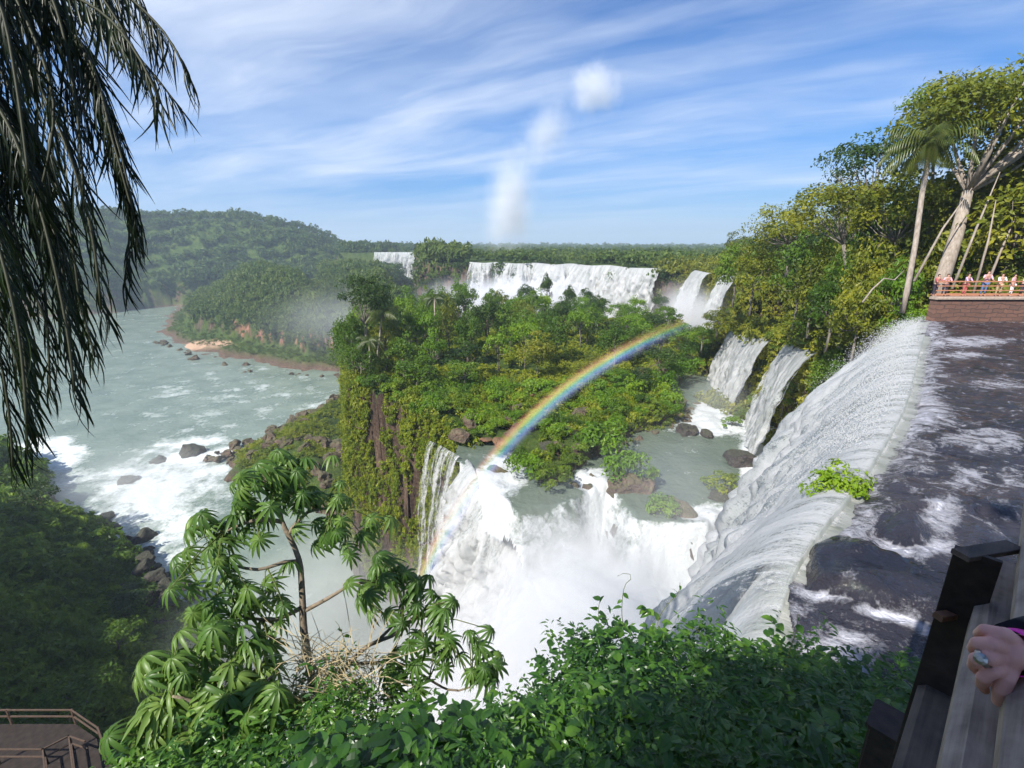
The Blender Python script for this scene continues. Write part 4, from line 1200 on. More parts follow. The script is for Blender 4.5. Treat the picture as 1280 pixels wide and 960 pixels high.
def mist(label, c, r, dens, nscale=0.08, thr=0.2, rot=(0, 0, 0), **kw):
    bm = bmesh.new(); bmesh.ops.create_icosphere(bm, subdivisions=3, radius=1.02)
    me = bpy.data.meshes.new('mist'); bm.to_mesh(me); bm.free()
    me.materials.append(mist_mat('mist', dens, nscale, thr, **kw))
    o = bpy.data.objects.new('mist', me); COL.objects.link(o)
    o.location = c; o.scale = r; o.rotation_euler = rot
    tag(o, label, kind='stuff')
    return o


mist('white mist filling the gorge below the second step', (-2, 42, 18), (28, 30, 24), 0.10, 0.07)
mist('bright spray at the foot of the great waterfall', (8, 40, 37), (16, 18, 9), 0.15, 0.12)
mist('spray hanging before the pool outlet', (8, 46, 36), (17, 11, 9), 0.065, 0.12)
mist('dense spray between the great waterfall and the leafy bank', (0, 29, 36), (14, 14, 14), 0.18, 0.1)
mist('spray rising over the thin falls', (-5, 57, 36), (8, 9, 9), 0.10, 0.12)
mist('light spray trailing off the edge of the great waterfall', (13, 30, 52), (8, 16, 9), 0.018, 0.12)
mist('pale mist veiling the right end of the peninsula', (-84, 236, 34), (60, 64, 26), 0.007, 0.03)
mist('spray beside the near end of the great waterfall', (3, 14, 55), (7, 9, 10), 0.20, 0.2)
mist('thin mist drifting over the channel under the cliff', (-34, 66, 10), (28, 36, 17), 0.035, 0.05)
mist('mist over the rapids by the shaded slope', (-108, 122, 6), (40, 38, 9), 0.022, 0.05)
mist('mist in front of the far horseshoe falls', (6, 236, 42), (68, 32, 19), 0.20, 0.035)
mist('mist beside the far falls on the right', (62, 168, 46), (16, 34, 16), 0.10, 0.04)
mist('mist over the small falls by the jungle bank', (33, 74, 46), (9, 12, 6), 0.03, 0.1)
mist('steam column rising far beyond the horseshoe falls', (-2, 392, 98), (30, 26, 62), 0.11, 0.06, rot=(0, 0.12, 0), thr=0.27, soft=0.0)
mist('upper wisps of the steam column', (26, 392, 150), (28, 24, 46), 0.05, 0.07, rot=(0, 0.6, 0), thr=0.30, soft=0.0)
mist('puff of steam at the top of the far column', (60, 392, 178), (38, 28, 34), 0.10, 0.065, rot=(0, 0.5, 0), thr=0.38, soft=0.0)

bm = bmesh.new(); bmesh.ops.create_cube(bm, size=1.0)
me = bpy.data.meshes.new('haze'); bm.to_mesh(me); bm.free()
m, nt = newmat('haze'); n = N(nt)
n.out(vol=n('ShaderNodeVolumePrincipled', {'Color': (0.72, 0.86, 1.0, 1), 'Density': 0.00027, 'Anisotropy': 0.1}))
me.materials.append(m)
hz_ = bpy.data.objects.new('haze', me); COL.objects.link(hz_)
hz_.scale = (19000, 19000, 226); hz_.location = (0, 0, 108)
tag(hz_, kind='stuff')

# the rainbow: a band of lit droplets round the antisolar direction
A3 = -np.array(sun_dir)
q = Vector(A3).to_track_quat('Z', 'Y')
AX = 29.0
RC = AX * math.tan(math.radians(41.7))
def ring_angle(px, py):
    d = Vector(ray(px, py)); l = q.inverted() @ d
    return math.atan2(l.y, l.x)
FOOT, HEAD = ring_angle(540, 690), ring_angle(840, 420)
a0, a1 = ring_angle(520, 760), ring_angle(880, 408)
if a1 - a0 > math.pi: a1 -= 2 * math.pi
if a0 - a1 > math.pi: a0 -= 2 * math.pi
lo, hi = min(a0, a1), max(a0, a1)
V, Fq = [], []
NSEG = 60; HW, TH = 1.3, 0.85; SH = math.tan(math.radians(41.7))
for i in range(NSEG + 1):
    a = lo - 0.06 + (hi - lo + 0.12) * i / NSEG
    for dr, dz in ((-HW, -TH), (HW, -TH), (HW, TH), (-HW, TH)):
        r_ = RC + dr + dz * SH
        V.append((math.cos(a) * r_, math.sin(a) * r_, dz))
    if i < NSEG:
        b = i * 4
        for k in range(4): Fq.append((b + k, b + (k + 1) % 4, b + 4 + (k + 1) % 4, b + 4 + k))
Fq.append((3, 2, 1, 0)); b = NSEG * 4; Fq.append((b, b + 1, b + 2, b + 3))
m, nt = newmat('rainbow'); n = N(nt)
tc = n('ShaderNodeTexCoord'); sp = n('ShaderNodeSeparateXYZ', {0: tc.outputs['Object']})
rr = n.math('SQRT', n.math('ADD', n.math('MULTIPLY', sp.outputs[0], sp.outputs[0]), n.math('MULTIPLY', sp.outputs[1], sp.outputs[1])))
cr = n('ShaderNodeMapRange', {0: n.math('SUBTRACT', rr, n.math('MULTIPLY', sp.outputs[2], SH)), 1: RC - HW, 2: RC + HW})
colr = n.ramp(cr.outputs[0], [(0.05, (0.35, 0.25, 0.9)), (0.28, (0.12, 0.35, 1.0)), (0.45, (0.15, 0.8, 0.6)), (0.58, (0.75, 0.9, 0.15)), (0.70, (1.0, 0.6, 0.1)), (0.86, (1.0, 0.2, 0.08)), (1.0, (0.9, 0.2, 0.1))])
env = n.ramp(cr.outputs[0], [(0.0, 0.0), (0.25, 0.8), (0.5, 0.8), (0.75, 1.0), (1.0, 0.0)])
an = n.math('ARCTAN2', sp.outputs[1], sp.outputs[0])
e1 = n('ShaderNodeMapRange', {0: n.math('ABSOLUTE', n.math('SUBTRACT', an, (lo + hi) / 2)), 1: (hi - lo) / 2 + 0.05, 2: (hi - lo) / 2 - 0.30}, interpolation_type='SMOOTHSTEP')
dn = n.math('MULTIPLY', n.math('MULTIPLY', env.outputs[0], e1.outputs[0]), n('ShaderNodeMapRange', {0: an, 1: FOOT, 2: HEAD, 3: 0.034, 4: 0.008}).outputs[0])
sv_ = n('ShaderNodeVolumeScatter', {'Color': n.mix(0.12, colr.outputs[0], (1, 1, 1)), 'Density': dn, 'Anisotropy': -0.75})
n.out(vol=sv_)
rb = mesh_np('rainbow', np.array(V), np.array(Fq), m)
rb.location = tuple(Vector((0, 0, EYE)) + Vector(A3) * AX)
rb.rotation_euler = q.to_euler()
m.cycles.volume_step_rate = 0.08
tag(rb, 'rainbow arching from the white gorge up over the marshy ledges', 'rainbow', kind='thing')
# ------------------------------------------------------------------ near plants
def leaf_blade(L, Wd, nseg=4, droop=0.35, fold=0.18, tip=1.0):
    """pointed leaf along +X from the origin, folded on its midrib, bending down"""
    V, Fq = [], []
    for i in range(nseg + 1):
        t = i / nseg
        w = Wd * 0.5 * (math.sin(math.pi * min(1, t ** 0.75 * 0.97 + 0.03)) ** 0.8)
        x = L * (t - 0.10 * droop * t * t); z = -droop * L * t * t
        V += [(x, w, z + fold * w), (x, 0, z), (x, -w, z + fold * w)]
        if i < nseg:
            b = i * 3
            Fq += [(b, b + 1, b + 4, b + 3), (b + 1, b + 2, b + 5, b + 4)]
    return np.array(V), np.array(Fq)


def frame(d, up=(0, 0, 1), roll=0.0):
    d = np.asarray(d, float); d = d / np.linalg.norm(d)
    s = np.cross(up, d)
    if np.linalg.norm(s) < 1e-3: s = np.array([1.0, 0, 0])
    s /= np.linalg.norm(s); u = np.cross(d, s)
    c, k = math.cos(roll), math.sin(roll)
    return np.stack([d, s * c + u * k, u * c - s * k], 1)      # columns: x=d, y=side, z=up


class LB:
    """collects leaves with a tint each"""
    def __init__(self): self.V, self.F, self.T, self.n = [], [], [], 0

    def add(self, V, Fq, R, p, tint, s=1.0):
        W_ = (V * s) @ R.T + p
        self.V.append(W_); self.F.append(Fq + self.n); self.n += len(V); self.T.append(np.full(len(V), tint))

    def build(self, name, mat, parent=None, smooth=True, link=True):
        return mesh_np(name, np.concatenate(self.V), np.concatenate(self.F), mat, {'tint': np.clip(np.concatenate(self.T), 0, 1.2)}, smooth=smooth, parent=parent, link=link)


M['leaf_near'] = leaf_material('leaf_near', [(0.010, 0.034, 0.005), (0.036, 0.105, 0.012), (0.12, 0.24, 0.025)], trans=0.36, gloss=0.5, rough=0.34, nscale=1.5)
M['leaf_cec'] = leaf_material('leaf_cec', [(0.03, 0.075, 0.014), (0.085, 0.17, 0.03), (0.22, 0.32, 0.07)], trans=0.32, gloss=0.4, rough=0.42, nscale=2.0)
M['straw'] = plain('straw', (0.42, 0.34, 0.20), 0.8, 0.3, 5.0)
M['stem'] = plain('stem', (0.10, 0.12, 0.03), 0.6, 0.3, 8.0)

BL = [leaf_blade(1, w, 4, d, f) for w, d, f in ((0.62, 0.25, 0.2), (0.5, 0.45, 0.3), (0.75, 0.3, 0.15))]
NB = [leaf_blade(1, w, 3, d, f) for w, d, f in ((0.30, 0.3, 0.2), (0.24, 0.5, 0.2))]


def sprig(seed, h, nl, ls, blades, spread=0.5):
    g = np.random.default_rng(seed); lb = LB()
    d0 = np.array([g.normal() * spread, g.normal() * spread, 1.0]); p = np.zeros(3); k = 0
    for i in range(nl):
        t = (i + 1) / nl
        d0 = d0 + np.array([g.normal() * 0.18, g.normal() * 0.18, -0.08 * t]); d0 /= np.linalg.norm(d0)
        p = p + d0 * h / nl
        for side in (0, 1):
            a = g.uniform(0, 6.28)
            ld_ = np.array([math.cos(a), math.sin(a), g.uniform(-0.15, 0.5)])
            b, Fq = blades[int(g.integers(0, len(blades)))]
            lb.add(b, Fq, frame(ld_, roll=g.normal() * 0.4), p + ld_ * ls * 0.25, g.uniform(0, 0.9), ls * g.uniform(0.6, 1.25))
    V, Fq, T = np.concatenate(lb.V), np.concatenate(lb.F), np.concatenate(lb.T)
    return V, Fq, T, None


broad = [sprig(1000 + i, 0.42, 7, 0.105, BL) for i in range(8)]
narrow = [sprig(1020 + i, 0.45, 9, 0.075, NB, 0.7) for i in range(6)]
tiny = [sprig(1040 + i, 0.30, 9, 0.045, BL) for i in range(6)]

# leafy bank under the camera: the outline of the growth as the photo shows it, top height over bearing and distance
def grow(name, pts, variants, scl, mat, tints):
    return scatter_mesh(name, pts, scl, variants, mat, tintoff=tints)


def bank_points(k, outline, t0, t1, seed, depth=0.9):
    """points on and just under a rounded bank whose skyline runs along outline (photo x -> y) at distance t1"""
    g = np.random.default_rng(seed); out = []
    xs, ys = zip(*outline)
    for _ in range(k):
        px = g.uniform(xs[0], xs[-1]); ytop = np.interp(px, xs, ys)
        f = g.uniform(0, 1) ** 0.8
        py = ytop + (1010 - ytop) * f
        t = t1 + (t0 - t1) * f ** 0.8
        q = D(px, py, t + g.normal() * 0.12)
        q[2] -= abs(g.normal()) * 0.14
        out.append(q)
    return np.array(out)


R_OUT = [(560, 985), (600, 945), (640, 905), (690, 850), (720, 800), (750, 790), (790, 800), (830, 795), (870, 812), (900, 806), (940, 800), (985, 812), (1030, 828), (1080, 850), (1150, 850), (1200, 880)]
p1 = bank_points(1100, R_OUT, 2.6, 5.2, 31)
tn = 0.45 * fbm(p1[:, 0] * 1.2, p1[:, 1] * 1.2, p1[:, 2], seed=77) + rng.uniform(-0.15, 0.15, len(p1))
grow('bank_undergrowth', p1, broad, rng.uniform(0.4, 1.1, len(p1)) ** 1.2, M['leaf_near'], tn)
p2 = bank_points(2600, R_OUT, 2.5, 5.1, 32)
grow('bank_undergrowth', p2, tiny + narrow, rng.uniform(0.7, 1.3, len(p2)), M['leaf_near'], rng.uniform(-0.1, 0.45, len(p2)))
L_OUT = [(130, 1000), (200, 960), (260, 930), (330, 905), (370, 870), (400, 832), (440, 820), (480, 850), (520, 900), (560, 925), (600, 950), (660, 975)]
p3 = bank_points(750, L_OUT, 3.8, 6.4, 33)
grow('bank_scrub', p3, narrow + tiny, rng.uniform(0.9, 1.7, len(p3)), M['leaf_near'], rng.uniform(-0.45, 0.2, len(p3)))
p4 = bank_points(240, [(400, 1000), (460, 965), (520, 945), (580, 940), (640, 960)], 3.0, 4.4, 34)
grow('bank_undergrowth', p4, broad, rng.uniform(0.8, 1.3, len(p4)), M['leaf_near'], rng.uniform(-0.5, 0.0, len(p4)))


# climbing vines that stand out against the white water
def vine(pts, t, ls, label, group='climbing vines above the leafy bank', curl=0, leafmul=1.0):
    W_ = smooth_line([D(a, b, t) for a, b in pts], 0.03)
    r = empty('climbing_vine', tuple(W_[0]))
    W_ = W_ - W_[0]
    b = MB(); b.tube(list(W_[::2]), [0.006 * (1 - 0.6 * i / len(W_[::2])) for i in range(len(W_[::2]))], 5)
    b.build('stem', M['stem'], r, smooth=True)
    lb = LB()
    for i in range(3, len(W_) - (10 if curl else 0), 2):
        if rng.uniform() > 0.8 * leafmul: continue
        a = rng.uniform(0, 6.28); dd = np.array([math.cos(a), math.sin(a), rng.uniform(-0.5, 0.5)])
        bl, Fq = BL[int(rng.integers(0, 3))]
        lb.add(bl, Fq, frame(dd, roll=rng.normal() * 0.5), W_[i], rng.uniform(0, 0.7), ls * rng.uniform(0.5, 1.2))
    lb.build('leaves', M['leaf_near'], r)
    tag(r, label, 'vine', group)


vine([(770, 860), (752, 800), (748, 760), (755, 745)], 4.9, 0.09, 'short leafy vine at the left shoulder of the leafy bank')
vine([(800, 860), (790, 800), (778, 775), (780, 735), (790, 722), (783, 716), (772, 720)], 4.8, 0.085, 'tall vine with a curled tip against the white foam', curl=1, leafmul=0.7)
vine([(850, 860), (838, 810), (822, 780), (835, 755), (848, 742), (850, 728)], 4.8, 0.08, 'thin curling vine beside the tallest one on the leafy bank', leafmul=0.6)
vine([(905, 860), (890, 810), (875, 790), (850, 775)], 4.7, 0.09, 'vine leaning left over the middle of the leafy bank')
vine([(980, 870), (985, 820), (995, 790), (998, 765)], 4.3, 0.08, 'upright bare-tipped vine near the wet rocks', leafmul=0.4)
vine([(700, 900), (690, 850), (700, 815), (695, 800)], 5.0, 0.07, 'small vine at the lower left edge of the leafy bank', leafmul=0.7)
vine([(430, 850), (432, 810), (425, 785), (418, 775)], 6.2, 0.11, 'narrow-leaved sprout above the dry grass tangle', leafmul=0.9)

# dry grass tangle
lb = MB()
for i in range(420):
    a = D(rng.uniform(368, 470), rng.uniform(810, 930), rng.uniform(5.4, 6.0))
    L = rng.uniform(0.3, 0.8); th = rng.normal() * 0.9
    d = np.array([math.sin(th), rng.normal() * 0.3, math.cos(th) * rng.choice([1, -1])])
    lb.tube([a, a + d * L * 0.5 + [0, 0, 0.05], a + d * L + [0, 0, -0.10 * L]], [0.006, 0.005, 0.002], 3, cap=False)
tag(lb.build('dry_grass_tangle', M['straw']), 'pale dry grass tangle hanging below the fork of the big-leaved tree', kind='stuff')


# ------------------------------------------------------------------ trees with hand-shaped leaves
def palmate(seed, R=0.30):
    g = np.random.default_rng(seed); lb = LB(); nl = int(g.integers(10, 13))
    for i in range(nl):
        a = 2 * math.pi * i / nl + g.normal() * 0.05
        L = R * (1.0 if abs(i - nl / 2) < nl * 0.35 else 0.75) * g.uniform(0.9, 1.1)
        V, Fq = leaf_blade(L, L * 0.22, 6, 0.75 + g.uniform(0, 0.28), 0.5)
        # widest well beyond the middle, as the lobes of the photo's leaves
        t = V[:, 0] / L; V[:, 1] *= 0.55 + 0.75 * t
        lb.add(V, Fq, frame((math.cos(a), math.sin(a), -0.10)), np.zeros(3), g.uniform(-0.06, 0.06))
    return np.concatenate(lb.V), np.concatenate(lb.F), np.concatenate(lb.T)


PAL = [palmate(1100 + i) for i in range(8)]
M['bark_cec'] = bark_material('bark_cec', (0.10, 0.075, 0.05), (0.30, 0.24, 0.17), 12.0, (1, 1, 1.5))


def umbrella_tree(label, trunk_px, branches, clusters, R, base_r, spread=1.0, per=4):
    """trunk_px/branches: lists of (x, y, depth) read along the limbs; clusters: leaf heads"""
    T3 = [D(*q_) for q_ in trunk_px]
    r = empty('umbrella_tree', tuple(T3[0])); o0 = T3[0]
    tp = smooth_line(T3, 0.12) - o0
    MB().tube(list(tp), [base_r * (1 - 0.62 * i / len(tp)) for i in range(len(tp))], 10, jit=0.04).build('trunk', M['bark_cec'], r, smooth=True)
    for b in branches:
        bp_ = smooth_line([D(*q_) for q_ in b], 0.1) - o0
        MB().tube(list(bp_), [base_r * 0.55 * (1 - 0.6 * i / len(bp_)) for i in range(len(bp_))], 8, jit=0.04).build('branch', M['bark_cec'], r, smooth=True)
    allp = np.concatenate([tp] + [smooth_line([D(*q_) for q_ in b], 0.1) - o0 for b in branches])
    st, lv = MB(), LB()
    for (px, py, t) in clusters:
        c = D(px, py, t) - o0
        j = np.argmin(np.linalg.norm(allp - c, axis=1)); nd = allp[j]
        for i in range(per):
            h = c + np.array([rng.normal() * 0.19, rng.normal() * 0.19, rng.normal() * 0.12]) * spread
            out = h - nd; out /= np.linalg.norm(out) + 1e-6
            tilt = np.array([out[0] * 0.5 + rng.normal() * 0.22, out[1] * 0.5 + rng.normal() * 0.22 - 0.18, 1.0]); tilt /= np.linalg.norm(tilt)
            xd = np.cross(tilt, rand_unit(1)[0]); xd /= np.linalg.norm(xd); yd = np.cross(tilt, xd)
            V, Fq, tv = PAL[int(rng.integers(0, 8))]
            W_ = (V * (R / 0.30) * rng.uniform(0.7, 1.12)) @ np.stack([xd, yd, tilt], 1).T + h
            lv.V.append(W_); lv.F.append(Fq + lv.n); lv.n += len(V); lv.T.append(tv + rng.uniform(0.05, 0.85))
            if i < 3:
                mid = nd * 0.45 + h * 0.55 + np.array([0, 0, 0.06])
                st.tube([nd, mid, h], [0.011, 0.007, 0.005], 5)
    st.build('leaf_stalk', M['stem'], r, smooth=True)
    lv.build('crown', M['leaf_cec'], r)
    tag(r, label, 'tree', 'umbrella trees on the bank')
    return r


umbrella_tree('tallest umbrella tree, straight bare trunk with big hand-shaped leaves against the white gorge',
              [(392, 860, 6.6), (380, 790, 6.6), (378, 745, 6.6), (374, 700, 6.6), (362, 672, 6.6), (352, 650, 6.6), (346, 612, 6.6)],
              [[(376, 760, 6.6), (352, 772, 6.4), (330, 775, 6.3), (300, 770, 6.2)], [(374, 702, 6.6), (355, 703, 6.5), (322, 712, 6.3), (285, 705, 6.2)], [(378, 765, 6.6), (410, 748, 6.7), (440, 731, 6.8), (470, 728, 6.9)],
               [(360, 668, 6.6), (385, 640, 6.8), (420, 635, 6.9)], [(352, 652, 6.6), (320, 650, 6.4), (280, 665, 6.2)]],
              [(342, 590, 6.6), (315, 605, 6.5), (372, 598, 6.7), (298, 628, 6.4), (350, 622, 6.5), (390, 618, 6.8), (268, 655, 6.2), (238, 662, 6.1), (232, 690, 6.0), (275, 682, 6.2), (315, 660, 6.4), (405, 645, 6.8),
               (440, 640, 6.9), (420, 675, 6.8), (462, 655, 7.0), (255, 735, 6.0), (290, 728, 6.2), (320, 742, 6.3), (345, 738, 6.3), (290, 765, 6.1), (330, 792, 6.2), (245, 762, 5.9), (478, 690, 7.0), (470, 722, 6.9), (335, 600, 6.3), (360, 575, 6.7), (395, 600, 6.9), (300, 600, 6.4)],
              0.25, 0.060, per=5)
umbrella_tree('lower umbrella tree spreading its glossy leaves over the bottom left corner',
              [(300, 1020, 5.2), (290, 960, 5.2), (282, 900, 5.2), (270, 850, 5.2)],
              [[(285, 910, 5.2), (250, 880, 5.1), (215, 870, 5.0)], [(282, 900, 5.2), (310, 870, 5.3), (340, 845, 5.4)], [(288, 950, 5.2), (240, 930, 5.0), (190, 925, 4.9)]],
              [(240, 820, 5.3), (275, 800, 5.5), (205, 850, 5.2), (262, 850, 5.2), (310, 820, 5.5), (330, 860, 5.4), (190, 895, 5.0), (165, 935, 4.9), (235, 890, 5.0), (285, 880, 5.1), (215, 945, 4.8), (265, 935, 4.9), (310, 930, 5.0), (345, 905, 5.2), (250, 985, 4.7), (300, 990, 4.8)],
              0.28, 0.05, per=8)
umbrella_tree('leaning umbrella tree whose limb reaches right over the white water',
              [(400, 900, 6.4), (430, 838, 6.4), (462, 806, 6.4), (490, 795, 6.4), (520, 770, 6.4)],
              [[(470, 803, 6.4), (500, 770, 6.5), (505, 735, 6.5)], [(440, 830, 6.4), (500, 830, 6.3), (560, 862, 6.2), (590, 858, 6.2)]],
              [(500, 705, 6.5), (478, 722, 6.5), (520, 735, 6.4), (545, 752, 6.4), (500, 760, 6.4), (475, 768, 6.4), (555, 790, 6.3), (520, 800, 6.3), (545, 825, 6.2), (500, 832, 6.2), (575, 815, 6.2), (600, 850, 6.1), (612, 835, 6.2)],
              0.24, 0.045, per=5)

# ------------------------------------------------------------------ palm over the left of the view
M['frond'] = leaf_material('frond', [(0.005, 0.010, 0.003), (0.010, 0.020, 0.005), (0.026, 0.042, 0.009)], trans=0.12, gloss=0.25, rough=0.4, nscale=1.0)  # darker than the true leaf green: the palm's shade is put into the colour
M['stalk_shaded'] = plain('stalk_shaded', (0.03, 0.034, 0.014), 0.6, 0.3, 8)  # stalks darkened likewise to sit in the fronds' painted shade
pr = empty('palm_tree', (-5.6, 1.0, 62.5))
po = np.array([-5.6, 1.0, 62.5])
MB().tube([(0, 0, -1), (0.05, 0.1, 5), (0.2, 0.3, 11.8)], [0.17, 0.14, 0.12], 12, jit=0.03).build('trunk', M['bark_grey'], pr, smooth=True)
crown_c = po + np.array([0.2, 0.3, 12.0])
FR = [[(-40, -140, 3.3), (60, -60, 3.2), (140, -20, 3.1), (205, 40, 3.0), (238, 100, 3.0)],
      [(-120, -120, 3.6), (20, -40, 3.4), (100, 60, 3.3), (150, 190, 3.2), (172, 300, 3.2)],
      [(-140, -60, 3.3), (-10, 30, 3.1), (60, 130, 3.0), (110, 270, 2.9), (128, 400, 2.9)],
      [(-140, 20, 3.0), (-20, 110, 2.9), (40, 230, 2.8), (78, 380, 2.75), (95, 500, 2.7)],
      [(-160, 120, 3.3), (-40, 200, 3.2), (10, 330, 3.1), (30, 440, 3.1), (38, 520, 3.1)],
      [(-80, -140, 2.9), (20, -80, 2.8), (70, 10, 2.8), (95, 130, 2.8), (105, 250, 2.8)],
      [(-60, -160, 3.8), (50, -110, 3.7), (110, -70, 3.6), (165, -20, 3.6), (190, 60, 3.6)],
      [(-160, 60, 3.8), (-60, 110, 3.7), (10, 190, 3.7), (60, 300, 3.6), (85, 420, 3.6)]]
extra = []
for fp in FR:
    for _ in range(3):
        dx, dy, dt = rng.uniform(-75, 5), rng.uniform(-60, 60), rng.uniform(-0.4, 0.9)
        extra.append([(a + dx + rng.normal() * 8, b + dy + rng.normal() * 8, c + dt) for a, b, c in fp])
FR += extra
for k, fp in enumerate(FR):
    W_ = smooth_line([crown_c] + [D(*q_) for q_ in fp], 0.02)
    o0 = W_[0]
    MB().tube(list((W_ - po)[::6]), [0.018 * (1 - 0.8 * i / (len(W_) / 6)) + 0.003 for i in range(len(W_[::6]))], 6).build('frond_stalk', M['stalk_shaded'], pr, smooth=True)
    lb = LB(); n_ = len(W_)
    for i in range(int(n_ * 0.25), n_ - 1, 1):
        t = i / n_; tg = W_[min(i + 2, n_ - 1)] - W_[i - 2]; tg /= np.linalg.norm(tg)
        sd_ = np.cross(tg, (0, 0, 1)); sd_ /= np.linalg.norm(sd_) + 1e-6
        L = 0.60 * (math.sin(math.pi * min(1, 0.25 + 0.68 * t)) ** 0.6) * rng.uniform(0.8, 1.1)
        s_ = rng.choice([1, -1])
        d = tg * 0.75 + sd_ * s_ * rng.uniform(0.25, 0.6) + np.array([0, 0, -0.55 + rng.normal() * 0.12])
        V, Fq = leaf_blade(L, 0.0125, 5, 0.45, 0.5)
        if rng.uniform() < 0.96:
            lb.add(V, Fq, frame(d, roll=rng.normal() * 0.5), W_[i] - po, rng.uniform(-0.1, 0.6))
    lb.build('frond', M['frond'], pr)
tag(pr, 'dark drooping palm with feathery fronds hanging in at the top left corner', 'palm')
# ------------------------------------------------------------------ tall trees behind the camera that throw the foreground shade
def behind(x, y, top, s, key, label):
    g_ = float(H(np.array([float(x)]), np.array([float(y)]))[0])
    r = plant(key, np.array([x, y, g_]), s, '', 'x', top=top); PLANTS.pop()
    r['label'] = label; del r['group']


behind(-3, -10, 92, 1.4, 'dark', 'tall dark tree standing behind the palm')
behind(3, -10.5, 92, 1.5, 'full', 'tall tree standing just behind the walkway')
behind(9, -14, 93, 1.6, 'dark', 'tall dark tree across the walkway from the river')
behind(16, -18, 94, 1.7, 'full', 'tall tree on the far side of the walkway, farthest along')
behind(-2.6, -2.7, 75.5, 0.42, 'dark', 'small shade tree beside the walkway and the palm')

# ------------------------------------------------------------------ stone walkway wall with its railing at the river's far end
def brick_mat(name, c1, c2, mort, sc):
    m, nt = newmat(name); n = N(nt)
    g = n('ShaderNodeNewGeometry'); sp = n('ShaderNodeSeparateXYZ', {0: g.outputs['Position']})
    wz = n.noise(g.outputs['Position'], 1.2, 3)
    cv = n('ShaderNodeCombineXYZ', {0: n.math('MULTIPLY_ADD', wz.outputs[0], 0.7, sp.outputs[0]), 1: n.math('MULTIPLY_ADD', wz.outputs[0], 0.5, sp.outputs[2]), 2: 0.0})
    b = n('ShaderNodeTexBrick', {'Vector': cv.outputs[0], 'Color1': (*c1, 1), 'Color2': (*c2, 1), 'Mortar': (*mort, 1), 'Scale': sc, 'Mortar Size': 0.03, 'Brick Width': 0.8, 'Row Height': 0.3})
    no = n.noise(g.outputs['Position'], 3, 5)
    c = n.mix(n.math('MULTIPLY', no.outputs[0], 0.7), b.outputs[0], (0.10, 0.06, 0.045))
    bp = n('ShaderNodeBump', {'Height': n.math('ADD', b.outputs[1], no.outputs[0]), 'Strength': 0.7, 'Distance': 0.05})
    n.out(n('ShaderNodeBsdfPrincipled', {'Base Color': c, 'Roughness': 0.9, 'Normal': bp.outputs[0]}))
    return m


M['stone'] = brick_mat('stone', (0.26, 0.13, 0.09), (0.17, 0.09, 0.065), (0.09, 0.06, 0.05), 1.0)
M['concrete'] = plain('concrete', (0.42, 0.33, 0.26), 0.85, 0.25, 6)
M['rail_paint'] = plain('rail_paint', (0.50, 0.22, 0.12), 0.5, 0.15, 10)
M['deck_red'] = plain('deck_red', (0.40, 0.18, 0.11), 0.8, 0.2, 4)
w0 = np.array([31.0, 35.3, 0.0]); wl = 34.0
wr = empty('stone_walkway', (31.0, 35.3, 63.7))
MB().beam((0, 0.3, 1.10), (wl, 0.3, 1.10), 0.6, 2.6, bev=0.02).build('wall', M['stone'], wr)
MB().beam((-0.1, 0.25, 2.50), (wl, 0.25, 2.50), 0.75, 0.18, bev=0.1).build('coping', M['concrete'], wr)
MB().beam((2.2, 1.95, 2.48), (wl, 1.95, 2.48), 2.6, 0.14, bev=0.05).build('deck', M['deck_red'], wr)
tag(wr, 'reddish stone wall carrying the walkway across the far side of the upper river', 'walkway')
rr_ = empty('walkway_railing', (31.0, 35.5, 66.3))
for k in range(14):
    MB().beam((0.1 + k * 2.4, 0.12, 0), (0.1 + k * 2.4, 0.12, 1.12), 0.09, 0.09).build('post', M['rail_paint'], rr_)
for z_ in (1.08, 0.76, 0.44, 0.16):
    MB().beam((0.0, 0.08 if z_ < 1 else 0.12, z_), (31, 0.08 if z_ < 1 else 0.12, z_), 0.05, 0.07 if z_ < 1 else 0.09).build('rail', M['rail_paint'], rr_)
tag(rr_, 'reddish horizontal rail fence along the far stone walkway, in front of the visitors', 'railing')

# ------------------------------------------------------------------ people
def skin_mesh(name, pts, edges, radii, mat, parent=None, sub=1, root=0, loc=(0, 0, 0)):
    me = bpy.data.meshes.new(name)
    me.from_pydata([tuple(p) for p in pts], edges, [])
    o = bpy.data.objects.new(name, me); COL.objects.link(o)
    md = o.modifiers.new('skin', 'SKIN'); md.use_smooth_shade = True
    for i, r in enumerate(radii):
        sv = me.skin_vertices[0].data[i]
        sv.radius = (r, r) if not hasattr(r, '__len__') else r
        sv.use_root = (i == root)
    sb = o.modifiers.new('sub', 'SUBSURF'); sb.levels = sub; sb.render_levels = sub
    dg = bpy.context.evaluated_depsgraph_get()
    ev = o.evaluated_get(dg)
    m2 = bpy.data.meshes.new_from_object(ev)
    o.modifiers.clear(); o.data = m2
    m2.materials.clear(); m2.materials.append(mat)
    m2.polygons.foreach_set('use_smooth', [True] * len(m2.polygons))
    o.location = loc
    if parent is not None: o.parent = parent
    return o


M['skin'] = plain('skin', (0.68, 0.33, 0.27), 0.5, 0.08, 40)
M['skin_far'] = plain('skin_far', (0.50, 0.28, 0.20), 0.55, 0.05, 20)
M['hair'] = plain('hair', (0.05, 0.03, 0.02), 0.6, 0.3, 60)
CL = {k: plain('cloth_' + k, c, 0.85, 0.08, 25) for k, c in dict(pink=(0.72, 0.40, 0.46), white=(0.78, 0.76, 0.78), lilac=(0.60, 0.42, 0.62), jeans=(0.10, 0.16, 0.32), dark=(0.05, 0.04, 0.06), black=(0.012, 0.012, 0.016), red=(0.45, 0.12, 0.12), khaki=(0.40, 0.32, 0.2)).items()}


